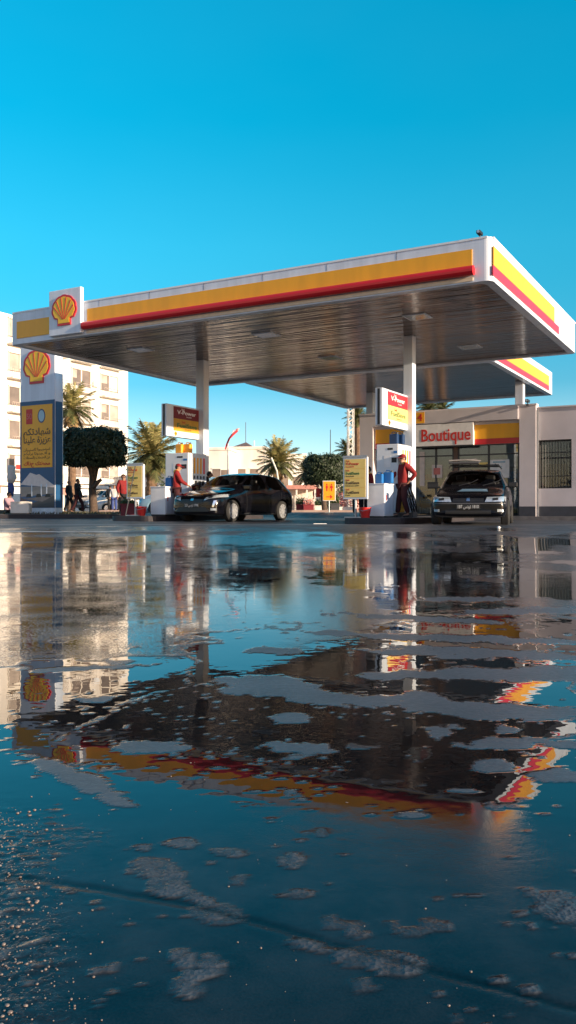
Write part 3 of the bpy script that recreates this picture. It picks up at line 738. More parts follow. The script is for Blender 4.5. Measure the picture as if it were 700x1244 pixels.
# squeegee leaning
p0 = W(A_at(152, 1.6), 1.6, ZI_L - .1); p1 = W(A_at(164.5, 1.82), 1.82, ZI_L + 1.45)
t = thing('squeegee', 'long handled squeegee leaning on the left price board', 'squeegee', p0, 0)
MB().tube([(0, 0, .03), tuple(p1 - p0)], .016, 7).build('handle', M['greyd'], t)
MB().box(-.18, .18, -.02, .02, 0, .06).build('blade', M['black'], t)

# ================================================================= PYLON
bp_ = 5.2
pa0, pa1 = A_at(24.5, bp_), A_at(67, bp_)
pc = W((pa0 + pa1) / 2, bp_)
D = pc.y; zg = gz(pc.x, pc.y)
t = thing('pylon_sign', 'tall pylon sign with scallop emblem above a blue poster', 'sign', W((pa0 + pa1) / 2, bp_, 0))
hw = (pa1 - pa0) / 2; dpt = B_at(77, pa1) - bp_
ztop = Z_at(402, D)
PY = lambda y: Z_at(y, D)
MB().box(-hw, hw, 0, dpt, zg - .1, ztop, bev=.03).build('case', M['white'], t)
MB().box(-hw - .15, hw + .15, -.15, dpt + .15, zg - .3, zg + .12, bev=.02).build('footing', M['kerb'], t)
f = facef(-.001)
emblem(t, f, -.02, (PY(425) + PY(466)) / 2, hw * 2 * .74, (PY(425) - PY(466)), .03)
q = panel('poster', M['blue'], t, f, -hw + .01, hw - .01, PY(617), PY(487), .01)
MB().prism([(0.02, PY(617)), (dpt - .05, PY(617)), (dpt - .05, PY(489)), (.02, PY(489))], 0, .01, facer(hw + .001)).build('side_poster', M['blue'], t)
f2 = facef(-.011)
mt = panel('gold_sheet', M['yellow'], q, f2, -hw + .10, hw - .12, PY(568), PY(492), .008)
f3 = facef(-.0195)
zz = lambda k: PY(492 + 76 * k)
panel('stamp', M['redink'], mt, f3, -hw * .62, -hw * .26, zz(.30), zz(.06), .003)
text_mesh('50', .3, M['pinkposter'], 'lettering', mt, f3, -hw * .44, zz(.18), .004)
MB().prism([(hw * .26 + .19 * math.cos(R(k * 15)), zz(.18) + .26 * math.sin(R(k * 15))) for k in range(24)], 0, .003, f3).build('round_badge', M['navy'], mt)
MB().prism([(hw * .26 + .15 * math.cos(R(k * 15)), zz(.18) + .21 * math.sin(R(k * 15))) for k in range(24)], .003, .005, f3).build('badge_centre', M['carblue'], mt)
text_mesh(arab('شهادتكم'), .34, M['brownink'], 'lettering', mt, f3, 0, zz(.43), .003, bold=.006, width=hw * 1.55)
text_mesh(arab('عزيزة علينا'), .34, M['brownink'], 'lettering', mt, f3, 0, zz(.56), .003, bold=.006, width=hw * 1.55)
for k, s_ in enumerate(('استجيبوا لاستبيان', 'و أفيدونا برأيكم', 'عن الخدمات بالمحطات')):
    text_mesh(arab(s_), .14, M['brownink'], 'lettering', mt, f3, 0, zz(.71 + .065 * k), .003, width=hw * 1.5)
text_mesh(arab('محطتك حذاك') , .2, M['redink'], 'lettering', mt, f3, 0, zz(.935), .003, bold=.004, width=hw * 1.5)
# picture of a station at the foot of the poster
f4 = facef(-.0115)
P_ = lambda x, y: ((x - 45.5) / 42.5 * hw * 2, PY(y))
def pic(pts, m_, h0, h1, n='picture'): MB().prism([P_(*p) for p in pts], h0, h1, f4).build(n, m_, q)
pic([(25.2, 616.5), (66, 616.5), (66, 601), (52, 607), (40, 611), (25.2, 604)], M['greyd'], 0, .003, 'picture_road')
pic([(25.2, 603.5), (66, 600), (66, 591), (25.2, 591)], M['cardkblue'], 0, .002, 'picture_houses')
pic([(25.3, 588), (37, 574), (45, 577), (48, 576), (66, 590), (66, 592.5), (25.3, 588.6)], M['postcard'], 0, .004, 'picture_canopy')
for xx in (38.5, 50, 56.5): pic([(xx, 603), (xx + 1.2, 603), (xx + 1.2, 588), (xx, 588)], M['white'], .003, .0045, 'picture_column')
for xx in (32, 44, 55): pic([(xx, 604), (xx + 7, 604), (xx + 6, 600), (xx + 1.5, 600)], M['black'], .0045, .006, 'picture_car')
pic([(29, 606), (52, 609.5), (66, 602), (66, 600.5), (46, 604)], M['kerb'], .003, .004, 'picture_apron')

# kerbed verge carrying pylon and tree
mb = MB()
v0 = PT(-60, 31.0); 
pts = [PT(-120, 29.8), PT(60, 29.8), PT(150, 29.9), PT(160, 31), PT(150, 34), PT(-120, 34)]
zv = gz(0, 29.8)
mb.prism([(p.x, p.y) for p in pts], zv - .3, zv + .15, lambda u, v, h: (u, v, h)); struct(mb.build('verge_kerb', M['blackkerb']))
mb = MB(); mb.prism([(p.x * .995, p.y + (.12 if p.y < 31 else -.15)) for p in pts], zv, zv + .158, lambda u, v, h: (u, v, h)); struct(mb.build('verge_soil', M['kerb']))
gb = MB()
for i in range(2600):
    x = random.uniform(-13.5, -5.9); yy = random.uniform(30.2, 33.8); hh = random.uniform(.03, .11); an = random.uniform(0, PI); dx = math.cos(an) * .02; dy = math.sin(an) * .02
    gb.quad((x - dx, yy - dy, zv + .155), (x + dx, yy + dy, zv + .155), (x + dx * .3 + .03, yy + dy * .3, zv + .155 + hh), (x - dx * .3 + .03, yy - dy * .3, zv + .155 + hh))
o = gb.build('grass', M['grass'], recalc=False); o['kind'] = 'stuff'; o['label'] = 'thin dry grass on the kerbed verge'; o['category'] = 'grass'

# ================================================================= SHOP
bS = 10.0
aL_, aR_ = A_at(437, bS), A_at(651, bS)
ZT = 4.05
D650 = W(aR_, bS).y; ZT = Z_at(492, D650)
zf = gz(*W(-3, bS).xy)
t = thing('shop_building', 'low flat roofed station shop of pinkish render with a glass front', 'building', W(0, bS, 0))
xo0, xo1 = A_at(453, bS), A_at(631, bS)      # opening
zo1 = Z_at(518.5, W(xo0, bS).y)
# walls
wl_ = MB().box(aL_, xo0, 0, .3, zf - .3, ZT).box(xo1, aR_, 0, .5, zf - .3, ZT).box(xo0, xo1, 0, .3, zo1, ZT)
wl_.box(aL_, aL_ + .25, .3, 6.5, zf - .3, ZT).box(aL_, 9, 6.3, 6.5, zf - .3, ZT - .01)
ar2 = 9.0
wx0, wx1 = A_at(652, bS + .15), A_at(694.5, bS + .15)
Dw = W(wx0, bS).y
wz0, wz1 = Z_at(593.5, Dw), Z_at(534.5, Dw)
wl_.box(aR_, wx0, .15, .45, zf - .3, ZT - .1).box(wx1, ar2, .15, .45, zf - .3, ZT - .1).box(wx0, wx1, .15, .45, zf - .3, wz0).box(wx0, wx1, .15, .45, wz1, ZT - .1)
wl_.box(ar2, ar2 + .3, .15, 6.5, zf - .3, ZT - .1)
wl_.build('wall', M['wall'], t)
MB().box(aL_ + .1, ar2, .2, 6.4, ZT - .35, ZT - .25).build('roof', M['kerb'], t)
MB().box(aL_ - .03, aR_ + .03, -.03, .27, ZT, ZT + .05).box(aR_ + .035, ar2 + .1, .1, .42, ZT - .1, ZT - .055).build('parapet_cap', M['wall'], t)
MB().box(aR_ + .002, ar2, .135, .149, zf, zf + .42).box(xo1, aR_, -.015, -.001, zf, zf + .42).box(aL_, xo0, -.015, -.001, zf, zf + .42).build('base_band', M['wallb'], t)
MB().box(aR_ + .01, aR_ + .07, .06, .14, zf, ZT - .15).build('downpipe', M['steel'], t)
# right window with blind
wd = MB().box(wx0, wx1, .30, .34, wz0, wz1).build('window', M['glassshop'], t)
fm = MB()
for (x0, x1, z0, z1) in ((wx0, wx1, wz0, wz0 + .05), (wx0, wx1, wz1 - .05, wz1), (wx0, wx0 + .05, wz0 + .05, wz1 - .05), (wx1 - .05, wx1, wz0 + .05, wz1 - .05), (wx0 + .05, wx1 - .05, (wz0 + wz1 * 1.6) / 2.6 - .0, (wz0 + wz1 * 1.6) / 2.6 + .04)): fm.box(x0, x1, .26, .30, z0, z1)
fm.build('frame', M['black'], wd)
gr = MB(); n_ = 12
for k in range(1, n_): xx = wx0 + (wx1 - wx0) * k / n_; gr.tube([(xx, .22, wz0), (xx, .22, wz1)], .011, 6)
gr.tube([(wx0, .22, wz0 + .4), (wx1, .22, wz0 + .4)], .011, 6).tube([(wx0, .22, wz1 - .4), (wx1, .22, wz1 - .4)], .011, 6)
gr.build('window_bars', M['greyd'], wd)
bl = MB()
for k in range(16):
    xx = wx0 + (wx1 - wx0) * k / 16; bl.box(xx, xx + .08, .5, .51, wz0 + .0, wz1)
bl.build('blind', M['blind'], wd)
MB().box(wx0 + .3, wx1 - .2, .42, .43, wz0, wz0 + .8).build('curtain', M['curtain'], wd)
MB().box(aR_ + .3, ar2 - .2, 1.2, 1.25, zf, ZT - .4).build('back_panel', M['greyd'], t)
# recessed sign band and glazing
fS = facef(.12)
Ds = lambda px: W(A_at(px, bS), bS).y
zband0 = Z_at(541.5, Ds(540)); 
MB().box(xo0, xo1, .13, .3, zband0, zo1 - .003).build('header', M['wall'], t)
# light strip + number
x4, x5 = A_at(504.5, bS), A_at(630, bS)
zn1, zn0 = Z_at(500.5, Ds(505)), Z_at(516.0, Ds(505))
MB().box(x4, x5, -.06, -.004, zn0, zn1, bev=.01).build('fascia_strip', M['wall'], t)
pn = panel('number_plate', M['yellow'], t, facef(-.061), x4 + .04, A_at(516.5, bS), zn0 + .03, zn1 - .03, .006)
text_mesh('4', .34, M['redink'], 'lettering', pn, facef(-.068), (x4 + .04 + A_at(516.5, bS)) / 2, (zn0 + zn1) / 2, 0, bold=.008)
bs = thing('shop_sign', 'white Boutique sign with red letters over the shop windows', 'sign', W(0, bS, 0))
xb0, xb1 = A_at(504.5, bS), A_at(575.5, bS)
zb0, zb1 = Z_at(541.5, Ds(540)), Z_at(516.0, Ds(540))
MB().box(xb0, xb1, -.05, .1, zb0, zb1 + .03, bev=.008).build('sign_board', M['whiteink'], bs)
text_mesh('Boutique', .58, M['redink'], 'lettering', bs, facef(-.052), (xb0 + xb1) / 2 + .07, (zb0 + zb1) / 2 - .01, 0, depth=.006, bold=.009, width=(xb1 - xb0) * .84)
MB().box(xb0, xb1, -.06, .1, zb0 - .05, zb0 - .003).build('lower_trim', M['black'], bs)
for (p0_, p1_, y0_, y1_, ym) in ((455, 490, 521, 545, 538), (575.7, 631, 514.5, 538.8, 532)):
    x0, x1 = A_at(p0_, bS), A_at(p1_, bS); Dm = Ds((p0_ + p1_) / 2)
    panel('yellow_band', M['yellow'], t, facef(.125), max(x0, xo0), min(x1, xo1), Z_at(ym, Dm), min(zo1 - .02, Z_at(y0_, Dm)), .03)
    panel('red_band', M['red'], t, facef(.125), max(x0, xo0), min(x1, xo1), Z_at(y1_, Dm), Z_at(ym, Dm) - .003, .03)
g_ = MB().box(xo0, xo1, .36, .372, zf + .12, zband0)
g_ = g_.build('shop_glazing', M['glassshop'], t)
fm = MB()
for px in (453.5, 486, 500, 530, 551, 557, 594, 630.5):
    x = A_at(px, bS + .36); fm.box(x - .03, x + .03, .33, .40, zf, zband0)
fm.box(xo0, xo1, .332, .398, Z_at(553, Ds(560)), Z_at(551.5, Ds(560))).box(xo0, xo1, .331, .399, zf + .05, zf + .14)
fm.build('frame', M['greyd'], g_)
MB().box(A_at(551, bS + .36) + .03, A_at(557.5, bS + .36) - .03, .3, .33, zf, zband0).build('dark_post', M['curtain'], t)
def poster(p0_, p1_, y0_, y1_, m_, nm='poster', y=.34):
    x0, x1 = A_at(p0_, bS + y), A_at(p1_, bS + y); Dm = Ds((p0_ + p1_) / 2)
    return panel(nm, m_, t, facef(y), x0, x1, Z_at(y1_, Dm), Z_at(y0_, Dm), .006)
pp = poster(525, 537.5, 564, 580, M['postcard']); poster(527, 535, 568, 576, M['pinkposter'], 'poster_print', .33)
poster(595.5, 619, 557.5, 580, M['whiteink']); poster(599, 614, 559.5, 561.5, M['carblue'], 'poster_print', .33); poster(599, 610, 566, 567, M['carblue'], 'poster_print', .33)
poster(581, 594, 561, 566, M['paper_y'])
poster(510, 516, 548, 590, M['postcard'])
# interior
MB().box(aL_ + .3, xo1 + .6, 4.0, 4.1, zf, ZT - .4).box(aL_ + .3, aR_ - .1, .5, 4, zf + .02, zf + .06).build('interior_wall', M['interior'], t)
cs = [M['white2'], M['yellow'], M['bluejug'], M['redink'], M['green'], M['paper_y']]
for k in range(9):
    x = aL_ + 1 + k * .68
    sh = MB().box(x, x + .55, 3.4, 3.9, zf, zf + 1.9).build('shelf_unit', M['shade'], t)
    for r_ in range(4):
        pk = MB()
        for q_ in range(5):
            xx = x + .03 + q_ * .1; pk.box(xx, xx + .07, 3.28, 3.39, zf + .2 + r_ * .42, zf + .2 + r_ * .42 + random.uniform(.16, .28))
        pk.build('goods', cs[(k + r_) % 6], sh)
dk = MB().box(A_at(540, bS + 1), A_at(552, bS + 1), 1.2, 1.5, zf, zf + 1.9, bev=.02).build('fridge', M['black'], t)
# pavement before the shop
mb = MB(); 
mb.prism([(-6.3, bS - 1.1), (9, bS - 1.1), (9, bS + .1), (-6.3, bS + .1)], zf - .4, zf + .10, lambda u, v, h: W(u, v, h)); struct(mb.build('shop_pavement', M['kerb']))
seccam('security_camera', W(A_at(642, bS), bS - .1, ZT - .02), 'small security camera on top of the shop wall corner', .8)

# ================================================================= PEOPLE
def skin(name, verts, edges, m_, parent, sub=2, faces=None):
    me = bpy.data.meshes.new(name); me.from_pydata([v[0] for v in verts], edges, [])
    o = bpy.data.objects.new(name, me); COL.objects.link(o)
    md = o.modifiers.new('s', 'SKIN')
    if sub: mm_ = o.modifiers.new('d', 'SUBSURF'); mm_.levels = mm_.render_levels = sub
    for i, v in enumerate(verts):
        r_ = v[1]; r_ = r_ if isinstance(r_, tuple) else (r_, r_)
        me.skin_vertices[0].data[i].radius = r_
    me.skin_vertices[0].data[0].use_root = True
    bpy.context.view_layer.update()
    dg = bpy.context.evaluated_depsgraph_get()
    m2 = bpy.data.meshes.new_from_object(o.evaluated_get(dg)); m2.name = name
    bpy.data.objects.remove(o)
    m2.materials.clear(); m2.materials.append(m_)
    for p in m2.polygons: p.use_smooth = True
    return link(bpy.data.objects.new(name, m2), parent)
def person(loc, rz, label, top='jred', bot='trouser', cap=None, H=1.72, pose=None, yoke=None, hair=True, fingers=True):
    """local: faces -y. pose: joints override"""
    s = H / 1.75
    J = dict(pel=(0, 0, .93), wa=(0, 0, 1.05), ch=(0, .01, 1.30), nb=(0, .01, 1.46), hd=(0, -.01, 1.56), ht=(0, -.005, 1.68),
             sl=(.17, .01, 1.41), el=(.25, .03, 1.14), wl=(.24, -.10, .92), sr=(-.17, .01, 1.41), er=(-.25, .03, 1.14), wr=(-.24, -.10, .92),
             hl=(.09, 0, .88), kl=(.10, -.02, .49), al=(.10, .02, .09), hr=(-.09, 0, .88), kr=(-.10, -.02, .49), ar=(-.10, .02, .09), face=(0, -1, 0))
    if pose: J.update(pose)
    J = {k: Vector(v) * (s if k != 'face' else 1) for k, v in J.items()}
    t = thing('person', label, 'person', loc, rz)
    fd = J['face'].normalized()
    V = []; E = []
    def add(p, r_, par=None):
        V.append((tuple(p), r_ if isinstance(r_, tuple) else r_)); i = len(V) - 1
        if par is not None: E.append((par, i))
        return i
    sc = lambda r_: r_ * s
    pel = add(J['pel'], (sc(.13), sc(.095))); wa = add(J['wa'], (sc(.12), sc(.085)), pel); ch = add(J['ch'], (sc(.145), sc(.095)), wa)
    nb = add(J['nb'], sc(.052), ch); hj = add(J['hd'] - Vector((0, 0, .03 * s)), (sc(.068), sc(.078)), nb); hm = add(J['hd'] + Vector((0, 0, .045 * s)), (sc(.076), sc(.092)), hj); ht = add(J['ht'], (sc(.055), sc(.062)), hm)
    nose = add(J['hd'] + fd * sc(.115) + Vector((0, 0, .01 * s)), sc(.012), hj)
    side = fd.cross(Vector((0, 0, 1)))
    for sg in (-1, 1): add(J['hd'] + side * sg * sc(.088) + Vector((0, 0, .02 * s)), sc(.016), hm)
    for sd_ in 'lr':
        a = add(J['s' + sd_], sc(.052), ch); e = add(J['e' + sd_], sc(.040), a); w_ = add(J['w' + sd_], sc(.026), e)
        d = (J['w' + sd_] - J['e' + sd_]).normalized(); pm = add(J['w' + sd_] + d * sc(.06), (sc(.034), sc(.018)), w_)
        if fingers:
            o1 = d.cross(Vector((0, 0, 1))); o1 = o1.normalized() if o1.length > .1 else Vector((1, 0, 0))
            o2 = d.cross(o1).normalized()
            for q, ln in zip((-1.5, -.5, .5, 1.5), (.07, .08, .076, .06)):
                k1 = add(J['w' + sd_] + d * sc(.10) + o1 * sc(.018 * q), sc(.009), pm)
                add(J['w' + sd_] + d * sc(.10 + ln * .7) + o1 * sc(.019 * q) + o2 * sc(.02), sc(.007), k1)
            k1 = add(J['w' + sd_] + d * sc(.05) + o1 * sc(.045) , sc(.010), pm); add(J['w' + sd_] + d * sc(.09) + o1 * sc(.06) + o2 * sc(.015), sc(.008), k1)
        h_ = add(J['h' + sd_], sc(.078), pel); k = add(J['k' + sd_], sc(.052), h_); an = add(J['a' + sd_], sc(.034), k)
        ft = add(J['a' + sd_] + fd * sc(.15) + Vector((0, 0, -.05 * s)), (sc(.036), sc(.026)), an)
    skin('body', V, E, M['skin'], t, 2)
    # clothes
    V = []; E = []
    pel = add(J['pel'] + Vector((0, 0, -.13 * s)), (sc(.185), sc(.15))); wa = add(J['wa'], (sc(.165), sc(.135)), pel); ch = add(J['ch'], (sc(.19), sc(.145)), wa); nk = add(J['nb'] - Vector((0, 0, .02 * s)), sc(.075), ch)
    for sd_ in 'lr':
        a = add(J['s' + sd_], sc(.088), ch); e = add(J['e' + sd_], sc(.070), a); add(J['w' + sd_] + (J['e' + sd_] - J['w' + sd_]) * .06, sc(.050), e)
    jk = skin('jacket', V, E, M[top], t, 2)
    if yoke:
        V = []; E = []
        a = add(J['sl'] + Vector((0, 0, .022 * s)), sc(.074)); b_ = add(J['ch'] + Vector((0, 0, .13 * s)) + Vector((0, .02, 0)), (sc(.10), sc(.09)), a); add(J['sr'] + Vector((0, 0, .022 * s)), sc(.074), b_)
        skin('shoulder_yoke', V, E, M[yoke], jk, 2)
    V = []; E = []
    pel = add(J['pel'], (sc(.148), sc(.115)))
    for sd_ in 'lr':
        h_ = add(J['h' + sd_] - Vector((0, 0, .02 * s)), sc(.098), pel); k = add(J['k' + sd_], sc(.084), h_); add(J['a' + sd_] + Vector((0, 0, .03 * s)), sc(.070), k)
    skin('trousers', V, E, M[bot], t, 2)
    for sd_ in 'lr':
        V = []; E = []
        a = add(J['a' + sd_] + Vector((0, 0, -.035 * s)) - fd * sc(.03), (sc(.045), sc(.04))); add(J['a' + sd_] + fd * sc(.17) + Vector((0, 0, -.055 * s)), (sc(.042), sc(.03)), a)
        skin('shoe', V, E, M['shoe'], t, 1)
    up = Vector((0, 0, 1))
    if cap:
        mb = MB(); c0 = J['hd'] + up * sc(.055)
        mb.lathe([(sc(.098), 0), (sc(.098), sc(.035)), (sc(.082), sc(.075)), (sc(.04), sc(.10)), (.004, sc(.105))], 18, tuple(c0))
        a = c0 + side * sc(.075) + fd * sc(.05); b_ = c0 - side * sc(.075) + fd * sc(.05)
        mb.prism([(1, 0), (-1, 0), (-.75, 1), (0, 1.25), (.75, 1)], 0, .012, lambda u, v, h: tuple(c0 + side * sc(.078) * u + fd * sc(.05 + .12 * v) + up * (h + sc(.008) - sc(.02) * v)))
        mb.build('cap', M[cap], t, smooth=False)
    if hair:
        mb = MB(); c0 = J['hd'] + up * sc(.05) - fd * sc(.012)
        q = bmesh.ops.create_icosphere(mb.bm, subdivisions=3, radius=sc(.098))['verts']
        rm_ = [v for v in q if (v.co.z < -.02 * s and (v.co.dot(fd) > -.02)) or v.co.z < -.075 * s or v.co.dot(fd) > .06 * s and v.co.z < .05 * s]
        bmesh.ops.delete(mb.bm, geom=rm_, context='VERTS')
        bmesh.ops.translate(mb.bm, verts=mb.bm.verts, vec=c0)
        mb.build('hair', M['hair'], t, smooth=True, recalc=False)
    for sg in (-1, 1):
        mb = MB(); bmesh.ops.create_icosphere(mb.bm, subdivisions=1, radius=sc(.011)); bmesh.ops.translate(mb.bm, verts=mb.bm.verts, vec=J['hd'] + up * sc(.035) + fd * sc(.088) + side * sg * sc(.03)); mb.build('eye', M['black'], t)
    return t
def ang(dx, dy): return math.atan2(dx, -dy)   # rotate local -y onto (dx,dy)
# attendant at the right pump, in profile, hand on hip
pp = PT(489.5, 21.5, ZI_R)
person(pp, ang(-.93, -.37), 'attendant in red jacket and cap standing by the right pump, hand on hip', cap='jred', H=1.66, yoke='ycloth',
       pose=dict(el=(.30, .22, 1.17), wl=(.19, .10, .98), er=(-.20, -.13, 1.16), wr=(-.14, -.36, 1.06), kr=(-.10, -.06, .49), ar=(-.11, -.10, .09), al=(.11, .10, .09)))
pp = PT(215, 24.6, None); pp.z = ZI_L - .02
person(pp, ang(.85, .15), 'attendant in red jacket with yellow shoulders between the left pump and black car', cap='jred', H=1.60, yoke='ycloth',
       pose=dict(er=(-.22, -.12, 1.13), wr=(-.18, -.34, 1.0), hd=(0, -.05, 1.54), ht=(0, -.04, 1.66)))
person(PT(435, 22.6, None) + Vector((0, 0, .14)), ang(0, -1), 'person in dark trousers standing behind the right price board', top='dcloth', bot='dcloth', H=1.52)
person(PT(447.5, 24.2), ang(-1, -.3), 'person in red shirt half hidden behind the right cabinet', top='jred', bot='dcloth', H=1.62, yoke='ycloth')
# dark figure leaning over behind the black car
person(PT(237, 26.6), ang(.9, .2), 'person in black leaning forward behind the black hatchback', top='dcloth', bot='dcloth', H=1.70,
       pose=dict(wa=(0, -.10, 1.06), ch=(0, -.30, 1.25), nb=(0, -.40, 1.37), hd=(0, -.49, 1.44), ht=(0, -.53, 1.55), sl=(.17, -.36, 1.33), sr=(-.17, -.36, 1.33), el=(.22, -.42, 1.08), er=(-.22, -.42, 1.08), wl=(.16, -.58, .98), wr=(-.16, -.58, .98)))
person(PT(150, 33), ang(.6, -.8), 'person in red shirt standing behind the left price board', top='jred', bot='dcloth', H=1.72)
person(PT(84, 38), ang(.9, -.2), 'person in black walking under the clipped tree, on the left', top='dcloth', bot='dcloth', H=1.55, pose=dict(kl=(.1, -.16, .5), al=(.1, -.1, .12), kr=(-.1, .06, .5), ar=(-.1, .22, .14)))
person(PT(94.5, 37), ang(.9, -.2), 'person in black and white walking under the clipped tree, on the right', top='dcloth', bot='trouser', H=1.62, pose=dict(kl=(.1, -.2, .52), al=(.1, -.22, .12), kr=(-.1, .06, .5), ar=(-.1, .3, .16), er=(-.3, -.1, 1.2), wr=(-.34, -.3, 1.3)))
person(PT(9, 31.4) + Vector((0, 0, -.32)), ang(.9, -.3), 'person in pink top sitting on the verge at the left edge', top='pcloth', bot='dcloth', H=1.6,
       pose=dict(pel=(0, 0, .62), wa=(0, -.02, .76), ch=(0, -.05, 1.0), nb=(0, -.07, 1.16), hd=(0, -.1, 1.26), ht=(0, -.09, 1.38), sl=(.17, -.05, 1.11), sr=(-.17, -.05, 1.11), el=(.2, -.2, .9), er=(-.2, -.2, .9), wl=(.15, -.42, .8), wr=(-.15, -.42, .8),
                 hl=(.09, 0, .6), hr=(-.09, 0, .6), kl=(.1, -.42, .62), kr=(-.1, -.42, .62), al=(.1, -.42, .19), ar=(-.1, -.42, .19)))
t = thing('stool', 'low dark stool under the person at the left edge', 'stool', PT(8, 31.4))
MB().box(-.22, .22, -.2, .2, .16, .3, bev=.02).build('seat', M['black'], t)
for sx_ in (-.17, .17):
    for sy_ in (-.15, .15): MB().tube([(sx_, sy_, -.0), (sx_, sy_, .17)], .02, 6).build('leg', M['black'], t)
person(PT(139, 50), ang(0, -1), 'person in white top standing among the far parked cars', top='wcloth', bot='bcloth', H=1.65)
person(PT(134, 52), ang(0, 1), 'person in black beside the one in white among the far cars', top='dcloth', bot='dcloth', H=1.7)
person(PT(143, 53), ang(0, 1), 'person in dark red beside the white car far behind', top='jred', bot='dcloth', H=1.7)
person(PT(386, 50), ang(0, -1), 'person in red shirt beside the far maroon planters', top='jred', bot='wcloth', H=1.68)
# white box in front of the pylon
t = thing('display_box', 'white box standing on the verge before the pylon sign', 'box', PT(26, 30.3) + Vector((0, 0, .155)), 0)
MB().box(-.33, .33, -.2, .2, .03, .44, bev=.01).build('case', M['cream2'], t); MB().box(-.28, .28, -.16, .16, 0, .03).build('plinth', M['kerb'], t); MB().box(-.33, .33, -.212, -.2, .42, .45).build('lid', M['cream2'], t)
t = thing('banner_post', 'white and blue cloth wrapped round a post behind the seated person', 'banner', PT(13, 33), 0)
MB().tube([(0, 0, 0), (0, 0, 2.0)], .03, 8).build('pole', M['steel'], t)
MB().tube([(0, 0, .8), (.02, 0, 1.1), (-.01, .01, 1.35)], [.10, .13, .10], 12).build('blue_cloth', M['bcloth'], t, smooth=True)
MB().tube([(0, 0, 1.33), (.05, 0, 1.55), (.02, .02, 1.8), (.06, 0, 2.0)], [.11, .19, .13, .15], 12).build('white_cloth', M['wcloth'], t, smooth=True)

